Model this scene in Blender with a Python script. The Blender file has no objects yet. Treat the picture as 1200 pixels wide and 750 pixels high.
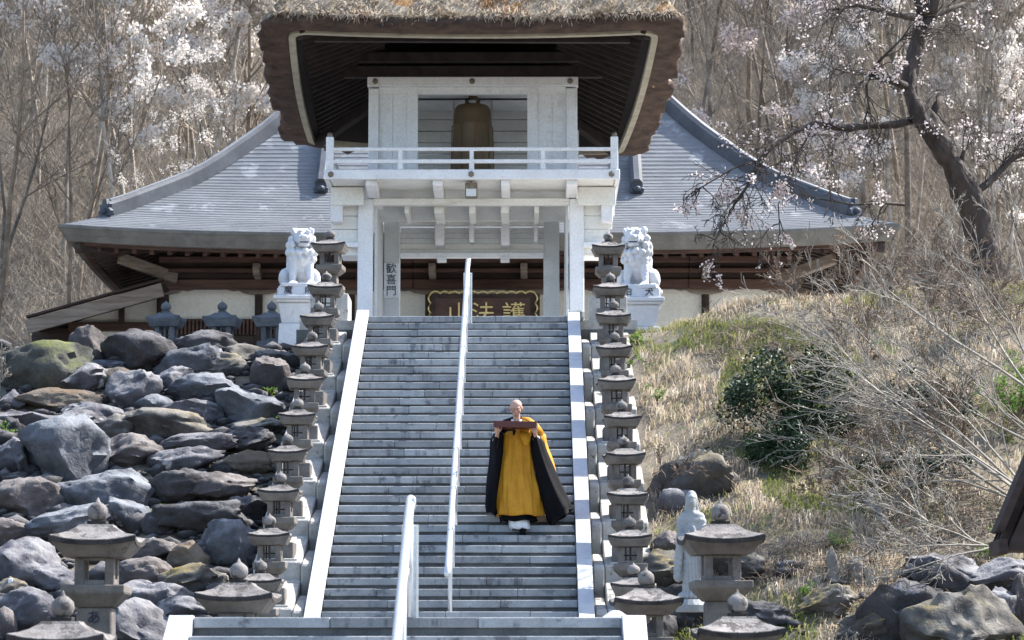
import bpy, bmesh, math, random
import numpy as np
from mathutils import Vector, Matrix, noise, Euler
random.seed(7); rng = np.random.default_rng(7)
PI = math.pi; R = math.radians
S = bpy.context.scene
COL = S.collection

# ------------------------------------------------------------------ camera, sky, sun, exposure
PITCH, YAW, FPX = R(7.0), R(0.36), 3500.0
CAM = Vector((0.96, -45.35, -5.63))
cd = bpy.data.cameras.new('camera'); cam = bpy.data.objects.new('camera', cd); COL.objects.link(cam)
cam.location = CAM; cam.rotation_euler = (PI/2 + PITCH, 0, YAW)
cd.sensor_width = 36; cd.lens = FPX/1200*36; cd.clip_end = 1500; cd.clip_start = 0.5
cd.dof.use_dof = True; cd.dof.focus_distance = 40; cd.dof.aperture_fstop = 5.6
S.camera = cam
SUN_EL, SUN_AZ = R(50), R(64)              # azimuth measured from +y towards +x
sdir = Vector((math.sin(SUN_AZ)*math.cos(SUN_EL), math.cos(SUN_AZ)*math.cos(SUN_EL), math.sin(SUN_EL)))
w = bpy.data.worlds.new('World'); S.world = w; w.use_nodes = True
nt = w.node_tree; bg = nt.nodes['Background']
sky = nt.nodes.new('ShaderNodeTexSky'); sky.sky_type = 'NISHITA'; sky.sun_disc = False
sky.sun_elevation = SUN_EL; sky.sun_rotation = SUN_AZ; sky.air_density = 1.0; sky.dust_density = 1.5
nt.links.new(sky.outputs[0], bg.inputs[0]); bg.inputs[1].default_value = 0.115
ld = bpy.data.lights.new('sun', 'SUN'); ld.energy = 3.7; ld.angle = R(0.6); ld.color = (1, 0.965, 0.9)
lo = bpy.data.objects.new('sun', ld); COL.objects.link(lo)
lo.rotation_euler = sdir.to_track_quat('Z', 'Y').to_euler(); lo.location = (20, 10, 40)
S.view_settings.view_transform = 'Standard'; S.view_settings.look = 'None'
S.view_settings.exposure = 1.78; S.view_settings.gamma = 1.0

# ------------------------------------------------------------------ helpers
cmat = cam.rotation_euler.to_matrix()
def ray(px, py):
    return (cmat @ Vector((px-600, 375-py, -FPX))).normalized()
def U(px, py, Y):
    d = ray(px, py); return CAM + d*((Y-CAM.y)/d.y)
def sc(Y): return FPX/((Y-CAM.y)*1.01)
ORG = {}
def tag(o, label=None, cat=None, group=None, kind=None):
    if label: o['label'] = label
    if cat: o['category'] = cat
    if group: o['group'] = group
    if kind: o['kind'] = kind
    return o
def empty(name, loc, label, cat, group=None, rz=0):
    o = bpy.data.objects.new(name, None); COL.objects.link(o); o.location = loc; o.rotation_euler = (0, 0, rz)
    o.empty_display_size = 0.2
    ORG[o.name] = Vector(loc); return tag(o, label, cat, group)
def link(name, me, parent=None, mats=None, loc=None):
    o = bpy.data.objects.new(name, me); COL.objects.link(o)
    if mats is not None:
        for m in (mats if isinstance(mats, (list, tuple)) else [mats]): me.materials.append(m)
    if parent is not None:
        o.parent = parent; ORG[o.name] = ORG.get(parent.name, Vector((0, 0, 0)))
    if loc is not None: o.location = loc
    return o
def copy_tree(o, parent=None):
    c = o.copy(); COL.objects.link(c); c.parent = parent
    if o.name in ORG: ORG[c.name] = ORG[o.name]
    for ch in list(o.children): copy_tree(ch, c)
    return c
def np_mesh(name, V, F, smooth=False, attr=None):
    V = np.asarray(V, dtype=np.float32).reshape(-1, 3); F = np.asarray(F, dtype=np.int32)
    me = bpy.data.meshes.new(name); n, k = F.shape
    me.vertices.add(len(V)); me.vertices.foreach_set('co', V.ravel())
    me.loops.add(n*k); me.loops.foreach_set('vertex_index', F.ravel())
    me.polygons.add(n); me.polygons.foreach_set('loop_start', np.arange(0, n*k, k, dtype=np.int32))
    me.polygons.foreach_set('loop_total', np.full(n, k, dtype=np.int32))
    if smooth: me.polygons.foreach_set('use_smooth', np.ones(n, dtype=bool))
    if attr is not None:
        a = me.attributes.new('tint', 'FLOAT', 'POINT'); a.data.foreach_set('value', np.asarray(attr, dtype=np.float32))
    me.update(); me.validate(); return me

class MB:
    """collects boxes, prisms, lathes and tubes in world (or local) coordinates; build() links them as one mesh"""
    def __init__(s): s.v = []; s.f = []
    def quad_strip(s, rings, closed=True, cap=True):
        b = len(s.v); n = len(rings[0])
        for r in rings: s.v += [tuple(p) for p in r]
        for i in range(len(rings)-1):
            for j in range(n if closed else n-1):
                k = (j+1) % n
                s.f.append((b+i*n+j, b+i*n+k, b+(i+1)*n+k, b+(i+1)*n+j))
        if cap and closed:
            s.f.append(tuple(b+j for j in range(n))[::-1]); e = b+(len(rings)-1)*n
            s.f.append(tuple(e+j for j in range(n)))
        return s
    def box(s, x0, x1, y0, y1, z0, z1):
        return s.quad_strip([[(x0, y0, z0), (x1, y0, z0), (x1, y1, z0), (x0, y1, z0)], [(x0, y0, z1), (x1, y0, z1), (x1, y1, z1), (x0, y1, z1)]])
    def taper(s, c, z0, a0, z1, a1, b0=None, b1=None):
        b0 = a0 if b0 is None else b0; b1 = a1 if b1 is None else b1; x, y = c
        q = lambda a, b, z: [(x-a, y-b, z), (x+a, y-b, z), (x+a, y+b, z), (x-a, y+b, z)]
        return s.quad_strip([q(a0, b0, z0), q(a1, b1, z1)])
    def prism(s, pts, y0, y1):        # outline in x,z, extruded in y
        return s.quad_strip([[(p[0], y0, p[1]) for p in pts], [(p[0], y1, p[1]) for p in pts]])
    def prismx(s, pts, x0, x1):       # outline in y,z
        return s.quad_strip([[(x0, p[0], p[1]) for p in pts], [(x1, p[0], p[1]) for p in pts]])
    def lathe(s, c, prof, n=20, rx=1, ry=1):
        return s.quad_strip([[(c[0]+r*rx*math.cos(2*PI*j/n), c[1]+r*ry*math.sin(2*PI*j/n), c[2]+z) for j in range(n)] for r, z in prof])
    def tube(s, pts, rad, n=8):
        pts = [Vector(p) for p in pts]; rad = rad if isinstance(rad, (list, tuple)) else [rad]*len(pts); rings = []
        for i, p in enumerate(pts):
            t = (pts[min(i+1, len(pts)-1)]-pts[max(i-1, 0)]).normalized()
            a = t.cross(Vector((0, 0, 1)) if abs(t.z) < .9 else Vector((1, 0, 0))).normalized(); b = t.cross(a)
            rings.append([p+(a*math.cos(2*PI*j/n)+b*math.sin(2*PI*j/n))*rad[i] for j in range(n)])
        return s.quad_strip(rings)
    def beam(s, p, q, wd, ht):        # box bar from p to q, width horizontal, height vertical-ish
        p = Vector(p); q = Vector(q); t = (q-p).normalized(); a = t.cross(Vector((0, 0, 1))).normalized()*wd/2; b = a.cross(t).normalized()*ht/2
        return s.quad_strip([[c-a-b, c+a-b, c+a+b, c-a+b] for c in (p, q)])
    def mesh(s, name, off=Vector((0, 0, 0)), bevel=0, smooth=False, seg=1):
        me = bpy.data.meshes.new(name)
        me.from_pydata([(v[0]-off.x, v[1]-off.y, v[2]-off.z) for v in s.v], [], s.f)
        bm = bmesh.new(); bm.from_mesh(me); bmesh.ops.recalc_face_normals(bm, faces=bm.faces)
        if bevel: bmesh.ops.bevel(bm, geom=[e for e in bm.edges if e.is_manifold and e.calc_face_angle(0) > .5], offset=bevel, segments=seg, affect='EDGES')
        if smooth:
            for f in bm.faces: f.smooth = True
        bm.to_mesh(me); bm.free(); return me
    def build(s, name, mat, parent=None, bevel=0, smooth=False, world=True):
        off = ORG.get(parent.name, Vector((0, 0, 0))) if (parent is not None and world) else Vector((0, 0, 0))
        return link(name, s.mesh(name, off, bevel, smooth), parent, mat)

def fbm(p, o=4): return noise.fractal(p, 1.0, 2.0, o, noise_basis='PERLIN_ORIGINAL')

# ------------------------------------------------------------------ materials
def mat(name, c1, c2, scale=3.0, rough=.8, bump=.3, bscale=30, metal=0, spots=None, spot_scale=2, spot_th=.6,
        moss=None, moss_amt=.5, stretch=(1, 1, 1), streak=None, rnd=0, streak_scale=(9, 9, .7), attr=None, coords='pos', spec=.35, top=None, trans=0):
    m = bpy.data.materials.new(name); m.use_nodes = True; N = m.node_tree.nodes; L = m.node_tree.links
    b = N['Principled BSDF']; b.inputs['Roughness'].default_value = rough; b.inputs['Metallic'].default_value = metal
    b.inputs['Specular IOR Level'].default_value = spec
    if coords == 'pos': g = N.new('ShaderNodeNewGeometry'); src = g.outputs['Position']
    else: g = N.new('ShaderNodeTexCoord'); src = g.outputs['Object']
    geo = N.new('ShaderNodeNewGeometry')
    def nz(sc_, det=6, st=(1, 1, 1), v=None):
        mp = N.new('ShaderNodeMapping'); mp.inputs['Scale'].default_value = st; L.new(v or src, mp.inputs[0])
        n = N.new('ShaderNodeTexNoise'); n.inputs['Scale'].default_value = sc_; n.inputs['Detail'].default_value = det
        n.inputs['Roughness'].default_value = .62; L.new(mp.outputs[0], n.inputs['Vector']); return n.outputs['Fac']
    def ramp(f, a, bb):
        r = N.new('ShaderNodeMapRange'); r.inputs[1].default_value = a; r.inputs[2].default_value = bb; L.new(f, r.inputs[0]); return r.outputs[0]
    def mix(f, a, bb, typ='MIX'):
        x = N.new('ShaderNodeMix'); x.data_type = 'RGBA'; x.blend_type = typ
        for i, v in ((6, a), (7, bb)):
            if isinstance(v, tuple): x.inputs[i].default_value = (*v, 1)
            else: L.new(v, x.inputs[i])
        if isinstance(f, float): x.inputs[0].default_value = f
        else: L.new(f, x.inputs[0])
        return x.outputs[2]
    def mul(a, bb):
        x = N.new('ShaderNodeMath'); x.operation = 'MULTIPLY'
        for i, v in ((0, a), (1, bb)):
            if isinstance(v, float): x.inputs[i].default_value = v
            else: L.new(v, x.inputs[i])
        return x.outputs[0]
    if attr:
        at = N.new('ShaderNodeAttribute'); at.attribute_name = 'tint'
        cr = N.new('ShaderNodeValToRGB'); cr.color_ramp.elements[0].color = (*attr[0], 1); cr.color_ramp.elements[1].color = (*attr[-1], 1)
        for i, c in enumerate(attr[1:-1]):
            e = cr.color_ramp.elements.new((i+1)/(len(attr)-1)); e.color = (*c, 1)
        L.new(at.outputs['Fac'], cr.inputs[0]); colr = cr.outputs[0]
        colr = mix(mul(ramp(nz(scale), .35, .65), .3), colr, c2)
    else:
        colr = mix(ramp(nz(scale, st=stretch), .36, .64), c1, c2)
    fine = nz(bscale, 5, stretch)
    colr = mix(.35, colr, mix(ramp(fine, .3, .7), (.45, .45, .45), (1, 1, 1)), 'MULTIPLY')
    if rnd:
        oi = N.new('ShaderNodeObjectInfo'); hs = N.new('ShaderNodeHueSaturation')
        mr = N.new('ShaderNodeMapRange'); mr.inputs[3].default_value = 1-rnd; mr.inputs[4].default_value = 1+rnd
        L.new(oi.outputs['Random'], mr.inputs[0]); L.new(mr.outputs[0], hs.inputs['Value']); L.new(colr, hs.inputs['Color']); colr = hs.outputs[0]
    if streak:
        st = ramp(nz(1.0, 5, streak_scale), .52, .66); big = ramp(nz(.9, 4, (1, 3, 9)), .45, .62)
        colr = mix(mul(mul(st, big), .8), colr, streak)
    if spots: colr = mix(ramp(nz(spot_scale, 5), spot_th, spot_th+.06), colr, spots)
    if top:  # sunlit tops put into the colour: patchy pale tone on upward faces
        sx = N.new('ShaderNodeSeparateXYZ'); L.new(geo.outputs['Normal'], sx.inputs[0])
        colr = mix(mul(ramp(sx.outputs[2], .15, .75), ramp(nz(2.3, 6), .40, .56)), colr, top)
    if moss:
        sx = N.new('ShaderNodeSeparateXYZ'); L.new(geo.outputs['Normal'], sx.inputs[0])
        up = ramp(sx.outputs[2], .45, .8); colr = mix(mul(up, ramp(nz(1.9, 9), 1-moss_amt-.10, 1-moss_amt+.12)), colr, moss)
    L.new(colr, b.inputs['Base Color'])
    if trans:
        tr = N.new('ShaderNodeBsdfTranslucent'); L.new(colr, tr.inputs[0]); ms = N.new('ShaderNodeMixShader'); ms.inputs[0].default_value = trans
        L.new(b.outputs[0], ms.inputs[1]); L.new(tr.outputs[0], ms.inputs[2]); L.new(ms.outputs[0], N['Material Output'].inputs[0])
    if bump:
        bp = N.new('ShaderNodeBump'); bp.inputs['Strength'].default_value = bump; bp.inputs['Distance'].default_value = .03
        L.new(fine, bp.inputs['Height']); L.new(bp.outputs[0], b.inputs['Normal'])
    return m
M = {}
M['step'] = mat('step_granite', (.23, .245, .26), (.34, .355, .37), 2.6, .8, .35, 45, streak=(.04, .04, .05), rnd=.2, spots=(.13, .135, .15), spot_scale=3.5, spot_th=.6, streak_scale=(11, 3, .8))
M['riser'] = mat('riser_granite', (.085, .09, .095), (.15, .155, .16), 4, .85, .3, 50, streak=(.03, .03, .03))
M['coping'] = mat('coping_granite', (.40, .41, .44), (.49, .50, .52), 3, .7, .12, 80, rnd=.05, streak=(.3, .3, .31), streak_scale=(3, 3, 3))
M['cheek'] = mat('cheek_stone', (.10, .10, .10), (.17, .17, .16), 2, .9, .4, 30)
M['plinth'] = mat('plinth_stone', (.36, .345, .32), (.50, .485, .45), 5, .85, .45, 45, spots=(.17, .16, .15), spot_scale=9, spot_th=.6, rnd=.08)
M['lantern'] = mat('lantern_stone', (.115, .103, .095), (.20, .18, .163), 6, .85, .35, 60, spots=(.12, .11, .10), spot_scale=12, spot_th=.6, rnd=.12)
M['lroof'] = mat('lantern_roof_stone', (.15, .138, .132), (.26, .24, .23), 7, .85, .4, 50, spots=(.075, .068, .065), spot_scale=10, spot_th=.53, rnd=.15)
M['lantern_shaded'] = mat('shaded_lantern_stone', (.075, .085, .10), (.13, .14, .155), 6, .85, .35, 60, rnd=.1)  # darker, bluer lantern stone: the shade by the hall put into its colour
M['lroof_dark'] = mat('dark_trim_stone', (.025, .022, .022), (.06, .054, .052), 9, .9, .4, 50)  # near-black stone for eave edges, finial necks, window bars and lion mouths
M['white'] = mat('white_paint', (.76, .76, .78), (.84, .84, .86), 1.5, .55, .1, 25, streak=(.55, .53, .48), streak_scale=(4, 4, .5))
M['cream'] = mat('white_boards', (.76, .75, .71), (.83, .82, .79), 1.6, .6, .08, 30, streak=(.50, .48, .42), streak_scale=(1, 1, 7))
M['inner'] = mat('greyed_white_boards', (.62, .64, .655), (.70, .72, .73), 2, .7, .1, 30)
M['metalcap'] = mat('bronze_nail_cover', (.16, .13, .10), (.26, .22, .17), 20, .5, .2, 60, metal=.4)
M['bronze'] = mat('bell_bronze', (.20, .125, .07), (.15, .125, .085), 5, .5, .2, 50, metal=.35, streak=(.12, .08, .05), streak_scale=(14, 14, 1))
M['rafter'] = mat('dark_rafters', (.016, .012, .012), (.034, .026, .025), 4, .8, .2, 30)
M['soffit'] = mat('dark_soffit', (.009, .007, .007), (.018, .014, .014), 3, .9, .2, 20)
M['thatch_cut'] = mat('cut_thatch', (.05, .034, .03), (.115, .075, .058), 3, .95, .8, 40, spots=(.32, .24, .17), spot_scale=4, spot_th=.68, stretch=(1, 1, 3))
M['thatch'] = mat('thatch_top', (.22, .17, .115), (.42, .36, .28), 2.5, .95, 1, 25, spots=(.26, .14, .055), spot_scale=1.6, spot_th=.57)
M['straw'] = mat('straw', (1, 1, 1), (.36, .27, .17), 3, .9, 0, 20, attr=[(.16, .12, .08), (.40, .33, .25), (.62, .57, .50), (.30, .16, .07)], trans=.42)
M['band'] = mat('eave_reed_band', (.34, .31, .25), (.44, .41, .33), 5, .9, .5, 60)
M['copper'] = mat('grey_sheet_roof', (.165, .175, .19), (.22, .23, .245), 1.6, .65, .25, 9, rnd=0, spots=(.29, .30, .315), spot_scale=1.6, spot_th=.6, stretch=(.6, 1, 2))
M['ridge'] = mat('ridge_sheet', (.06, .065, .078), (.10, .108, .125), 2, .5, .1, 20)
M['ridge_dark'] = mat('dark_ridge_sheet', (.04, .05, .07), (.07, .085, .11), 3, .5, .1, 20)
M['fascia'] = mat('layered_eave', (.13, .125, .115), (.19, .18, .165), 3, .8, .2, 20)
M['brown'] = mat('red_brown_timber', (.055, .03, .024), (.125, .066, .05), 3, .75, .3, 20, stretch=(.35, 1, 5))
M['brown_dark'] = mat('dark_timber', (.03, .019, .017), (.06, .04, .034), 3, .8, .3, 20, stretch=(.4, 1, 4))
M['brown_pale'] = mat('weathered_timber', (.17, .13, .105), (.30, .25, .21), 3, .85, .4, 15, stretch=(.4, 1, 5))
M['plaster'] = mat('cream_plaster', (.80, .77, .70), (.84, .81, .745), 1, .9, .03, 20)
M['gold'] = mat('gold_leaf', (.72, .55, .22), (.85, .70, .36), 8, .4, .1, 40, metal=.3)
M['plaque'] = mat('plaque_board', (.06, .032, .028), (.10, .055, .045), 4, .6, .1, 20)
M['ink'] = mat('ink', (.015, .025, .05), (.02, .03, .06), 4, .7, 0, 20)
M['signwhite'] = mat('sign_board', (.74, .76, .80), (.78, .80, .83), 4, .5, .02, 20)
M['marble'] = mat('white_marble', (.56, .57, .60), (.65, .66, .69), 4, .5, .25, 40, spots=(.47, .48, .51), spot_scale=6, spot_th=.6)
M['kannon'] = mat('pale_grey_statue_stone', (.27, .285, .29), (.38, .39, .40), 4, .7, .3, 60)
M['steel'] = mat('satin_steel', (.66, .67, .69), (.72, .73, .75), 5, .32, .02, 60, metal=.55)
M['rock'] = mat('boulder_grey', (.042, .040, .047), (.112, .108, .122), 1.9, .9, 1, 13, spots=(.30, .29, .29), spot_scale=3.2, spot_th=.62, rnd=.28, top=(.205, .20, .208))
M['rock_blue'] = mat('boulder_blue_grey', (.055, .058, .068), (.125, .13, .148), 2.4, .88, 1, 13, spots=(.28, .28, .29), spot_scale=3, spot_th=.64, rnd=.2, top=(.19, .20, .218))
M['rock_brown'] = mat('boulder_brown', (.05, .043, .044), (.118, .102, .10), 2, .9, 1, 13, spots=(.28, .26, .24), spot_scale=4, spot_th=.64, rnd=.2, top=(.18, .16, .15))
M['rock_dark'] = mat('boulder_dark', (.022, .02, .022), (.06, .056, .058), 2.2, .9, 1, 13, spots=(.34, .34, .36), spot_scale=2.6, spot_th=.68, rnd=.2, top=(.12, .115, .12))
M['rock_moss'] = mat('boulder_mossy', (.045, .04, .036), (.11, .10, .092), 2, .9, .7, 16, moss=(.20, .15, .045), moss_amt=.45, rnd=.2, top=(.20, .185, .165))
M['rock_rust'] = mat('boulder_rusty_moss', (.10, .085, .07), (.18, .15, .12), 2, .9, .9, 16, moss=(.12, .08, .05), moss_amt=.48, rnd=.2)
M['rock_green'] = mat('boulder_green_moss', (.035, .035, .03), (.08, .08, .07), 2, .9, .8, 16, moss=(.13, .15, .035), moss_amt=.5)
M['soil'] = mat('soil', (.095, .08, .062), (.18, .155, .12), 2, .95, .9, 14, spots=(.09, .12, .045), spot_scale=1.5, spot_th=.6)
M['litter'] = mat('leaf_litter', (.13, .105, .075), (.23, .19, .14), .5, .95, .8, 3, spots=(.12, .13, .07), spot_scale=.35, spot_th=.58)
M['gravel'] = mat('pale_gravel', (.40, .39, .37), (.52, .51, .48), 20, .9, .5, 60)
M['bark_bare'] = mat('bare_tree_bark', (.19, .155, .125), (.40, .35, .295), 3, .9, .3, 12, rnd=.55)
M['bark_bare2'] = mat('warm_tree_bark', (.17, .125, .09), (.33, .265, .20), 3, .9, .3, 12, rnd=.4)
M['bark_cherry'] = mat('cherry_bark', (.036, .027, .024), (.088, .068, .058), 5, .85, .9, 14, spots=(.26, .12, .07), spot_scale=1.6, spot_th=.68, stretch=(1, 1, .35))
M['twig_pale'] = mat('pale_twig', (.20, .18, .155), (.36, .33, .29), 6, .8, .2, 30, rnd=.1)
M['twig_brown'] = mat('brown_twig', (.13, .095, .07), (.25, .19, .15), 4, .85, .2, 30)
M['petal_pink'] = mat('pink_blossom', (.76, .66, .65), (.86, .78, .76), 2, .8, 0, 30, trans=.42)
M['petal'] = mat('blossom', (.84, .77, .72), (.90, .87, .83), 2, .8, 0, 30, trans=.42)
M['leafdark'] = mat('evergreen_leaf', (.012, .032, .014), (.035, .075, .03), 5, .5, 0, 30, rnd=.1)
M['leafgreen'] = mat('fresh_leaf', (.10, .19, .035), (.20, .30, .07), 5, .6, 0, 30, trans=.42)
M['drygrass'] = mat('dry_grass', (1, 1, 1), (.30, .24, .15), 2, .9, 0, 20, attr=[(.15, .20, .04), (.27, .29, .10), (.45, .38, .25), (.62, .55, .42), (.52, .40, .31), (.78, .73, .62)], trans=.42)
M['skin'] = mat('skin', (.50, .30, .22), (.56, .34, .26), 8, .5, .03, 60)
M['robe_black'] = mat('black_robe', (.0035, .0035, .005), (.007, .007, .010), 5, .85, .1, 60, spec=.12)
M['robe_gold'] = mat('mustard_robe', (.47, .205, .014), (.57, .275, .024), 4, .65, .06, 60, spec=.2)
M['cloth_white'] = mat('white_cloth', (.74, .74, .76), (.8, .8, .82), 5, .8, .05, 60)
M['lacquer'] = mat('lacquer_tray', (.075, .014, .014), (.10, .02, .02), 5, .3, .02, 60)
M['stump'] = mat('rotten_wood', (.10, .08, .06), (.32, .29, .26), 3, .9, .9, 14, stretch=(1, 1, .3), spots=(.3, .22, .06), spot_scale=3, spot_th=.64)
g = bpy.data.materials.new('clear_pane'); g.use_nodes = True; gb = g.node_tree.nodes['Principled BSDF']
gb.inputs['Base Color'].default_value = (.8, .9, .95, 1); gb.inputs['Roughness'].default_value = .08; gb.inputs['Alpha'].default_value = .35
M['pane'] = g

# ------------------------------------------------------------------ ground
RUN, RISE, NST = .30, .1439, 36
SL = RISE/RUN
def sstep(a, b, v): v = min(1, max(0, (v-a)/(b-a))); return v*v*(3-2*v)
def Gside(x, y):
    """height of the planted / boulder ground beside the stairs"""
    if x < 0:
        z = -.62 + SL*min(y, 0.3)
        z = max(z, -6.1); top = -.42 + .10*noise.noise(Vector((x*.5, y*.5, 3)))
        z = min(z, top)
        z = z + (top-z)*sstep(.6, 2.5, y)
    else:
        crest = .50*sstep(2.5, 4.6, x)+.25*sstep(5, 8.5, x)
        z = -.30 + SL*min(y, 0) + crest*(.55+.45*sstep(-7, 0, y)) + .10*max(0, min(y, 3))*sstep(4, 8, x)
        z += .26*noise.noise(Vector((x*.55, y*.55, 7)))*sstep(2.4, 4, x)*(1-.7*sstep(-3, 0, y))
        z = max(z, -6.1)
        if y > 5: z = z + (-.1-z)*sstep(6, 9, y)
    z += .06*noise.noise(Vector((x*1.7, y*1.7, 5)))
    return z
def G(x, y):
    z = Gside(x, y)
    if y < -20: z = z + (-7.25-z)*sstep(-20.5, -26, y)
    if y > 32:
        z += .60*(y-32) + 2.5*noise.noise(Vector((x*.04, y*.04, 2)))*sstep(32, 50, y)
    k = 1-sstep(1.75, 2.05, abs(x))          # cut away below the stairs and under the buildings' platform
    if y < .5 and k > 0:
        base = max(-1.0+SL*min(y, 0), -5.4)
        if y < -19: base = base + (-7.4-base)*sstep(-19, -22, y)
        z = z*(1-k) + min(z, base)*k
    return z
def march(px, py, lift=0.0, y0=-22, y1=32):
    d = ray(px, py); t = (y0-CAM.y)/d.y; t1 = (y1-CAM.y)/d.y; prev = t
    while t < t1:
        p = CAM+d*t
        if p.z <= Gside(p.x, p.y)+lift:
            a, b = prev, t
            for _ in range(8):
                m_ = (a+b)/2; p = CAM+d*m_
                if p.z <= Gside(p.x, p.y)+lift: b = m_
                else: a = m_
            return CAM+d*b
        prev = t; t += .25
    return CAM+d*t1
def heightgrid(name, xs, ys, fn, m, **kw):
    V = [(x, y, fn(x, y)) for y in ys for x in xs]; nx = len(xs)
    F = [(j*nx+i, j*nx+i+1, (j+1)*nx+i+1, (j+1)*nx+i) for j in range(len(ys)-1) for i in range(nx-1)]
    o = link(name, np_mesh(name, V, F, True), None, m); return tag(o, kind='structure', **kw)
xs = list(np.concatenate([np.linspace(-300, -16, 22), np.linspace(-14, 14, 113), np.linspace(16, 300, 22)]))
ys = list(np.concatenate([np.linspace(-70, -26, 12), np.linspace(-25, 12, 149), np.linspace(13, 32, 12)]))
heightgrid('ground', xs, ys, G, M['soil'])
heightgrid('hillside', list(np.linspace(-300, 300, 100)), list(np.linspace(32, 330, 70)), G, M['litter'])
# paved floor of the upper platform under gate and hall
o = MB().box(-2.6, 2.6, .31, 5.2, -.60, -.03).box(-9.5, 9.5, 5.2, 34, -.60, -.035).build('platform_paving', M['gravel']); tag(o, kind='structure')

# ------------------------------------------------------------------ upper stairs
st = empty('stone_staircase', (0, 0, -5.1), 'long grey granite staircase climbing from the landing up to the white gate', 'staircase')
IN, OUT = 1.52, 1.71
slab_meshes = {}
joints = [[-IN, -.55, .42, IN], [-IN, -.05, .95, IN], [-IN, -.9, .1, .8, IN], [-IN, -.35, IN], [-IN, -.75, .6, IN]]
for i in range(NST+1):
    y, z = -RUN*i, -RISE*i
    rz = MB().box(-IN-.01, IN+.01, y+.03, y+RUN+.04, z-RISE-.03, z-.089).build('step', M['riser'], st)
    js = joints[(i*2) % 5]
    for a, b in zip(js, js[1:]):
        key = round(b-a, 3)
        if key not in slab_meshes:
            slab_meshes[key] = MB().box(.002, key-.002, -.012, RUN+.028, -.09, 0).mesh('tread_slab', bevel=.007)
        me = slab_meshes[key]
        o = link('tread_slab', me, rz, None if len(me.materials) else M['step'])
        o.location = Vector((a, y+random.uniform(-.004, .004), z+random.uniform(-.003, .002))) - ORG[st.name]
L = NST*RUN
# coping stones on both cheek walls, five to a side, and the cheek walls under them
for sx in (-1, 1):
    x0, x1 = sorted((sx*(IN+.003), sx*OUT))
    ztop = lambda y: SL*y + .055
    MB().prismx([(.28, -1.1), (.28, .03), (0.06, .03), (-L-.1, ztop(-L-.1)-.09), (-L-.1, -5.3), (-L+1, -5.3)], x0+.015, x1-.015).build('cheek_wall', M['cheek'], st)
    n = 9
    for k in range(n):
        ya, yb = -(L+.25)*k/n + (.12 if k == 0 else 0), -(L+.25)*(k+1)/n
        pts = [(ya, ztop(ya)), (yb+.004, ztop(yb)), (yb+.004, ztop(yb)-.10), (ya, ztop(ya)-.10)]
        MB().prismx(pts, x0, x1).build('coping_stone', M['coping'], st, bevel=.006)
# rounded end post of the right coping at the top
MB().prismx([(.02, .1), (.02, -.05), (.3, -.05), (.3, .1)], IN+.003, OUT+.07).build('coping_stone', M['step'], st, bevel=.03)

# landing and lower flight
ld_ = empty('stone_landing', (0, -22, -5.1), 'grey granite landing whose front edge crosses the foot of the picture', 'landing')
YL, ZL = -22.05, -5.095
for a, b in ((-1.66, -.6), (-.6, .55), (.55, 1.66)):
    MB().box(a+.002, b-.002, YL-.015, YL+.35, ZL-.082, ZL).build('edge_slab', M['step'], ld_, bevel=.006)
MB().box(-1.84, 1.84, YL+.02, -10.8, ZL-2.2, ZL-.084).build('landing_core', M['riser'], ld_)
MB().box(-1.84, 1.84, YL+.353, -10.84, ZL-.082, ZL-.004).build('paving', M['step'], ld_)
for i in range(1, 14):
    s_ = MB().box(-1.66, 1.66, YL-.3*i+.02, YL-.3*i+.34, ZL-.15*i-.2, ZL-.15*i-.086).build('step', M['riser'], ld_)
    MB().box(-1.66, 1.66, YL-.3*i-.01, YL-.3*i+.32, ZL-.15*i-.085, ZL-.15*i).build('tread_slab', M['step'], s_, bevel=.006)
for sx in (-1, 1):
    x0, x1 = sorted((sx*1.665, sx*1.85))
    pts = [(YL+.12, ZL+.015), (YL-.04, ZL+.015), (YL-4.2, ZL-2.05), (YL-4.2, ZL-2.2), (YL-.04, ZL-.13), (YL+.12, ZL-.13)]
    MB().prismx(pts, x0, x1).build('coping_stone', M['coping'], ld_, bevel=.006)
    MB().prismx([(YL+.1, ZL-.13), (YL+.02, ZL-.15), (YL-4.15, ZL-2.2), (YL+.1, ZL-2.2)], x0+.01, x1-.01).build('cheek_wall', M['cheek'], ld_)
for sx, lb in ((-1, 'low white pyramid-topped cap stone at the left end of the landing'), (1, 'low white pyramid-topped cap stone at the right end of the landing')):
    m_ = MB(); cx = sx*1.72; y0 = -18.4
    m_.quad_strip([[(cx-.15, y0-.15, ZL-.003), (cx+.15, y0-.15, ZL-.003), (cx+.15, y0+.15, ZL-.003), (cx-.15, y0+.15, ZL-.003)],
                   [(cx-.14, y0-.14, ZL+.07), (cx+.14, y0-.14, ZL+.07), (cx+.14, y0+.14, ZL+.07), (cx-.14, y0+.14, ZL+.07)],
                   [(cx-.035, y0-.035, ZL+.145), (cx+.035, y0-.035, ZL+.145), (cx+.035, y0+.035, ZL+.145), (cx-.035, y0+.035, ZL+.145)]])
    tag(m_.build('cap_stone', M['coping'], None, bevel=.012), lb, 'cap stone', 'cap stones on the landing')

# retaining wall of the upper platform beside the stair head
for sx, lb in ((-1, 'dark retaining wall left of the stair head'), (1, 'dark retaining wall right of the stair head')):
    x0, x1 = sorted((sx*1.735, sx*2.65))
    tag(MB().box(x0, x1, .30, .52, -1.6, -.17).build('retaining_wall', M['cheek'], None, bevel=.01), lb, 'wall')

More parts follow.
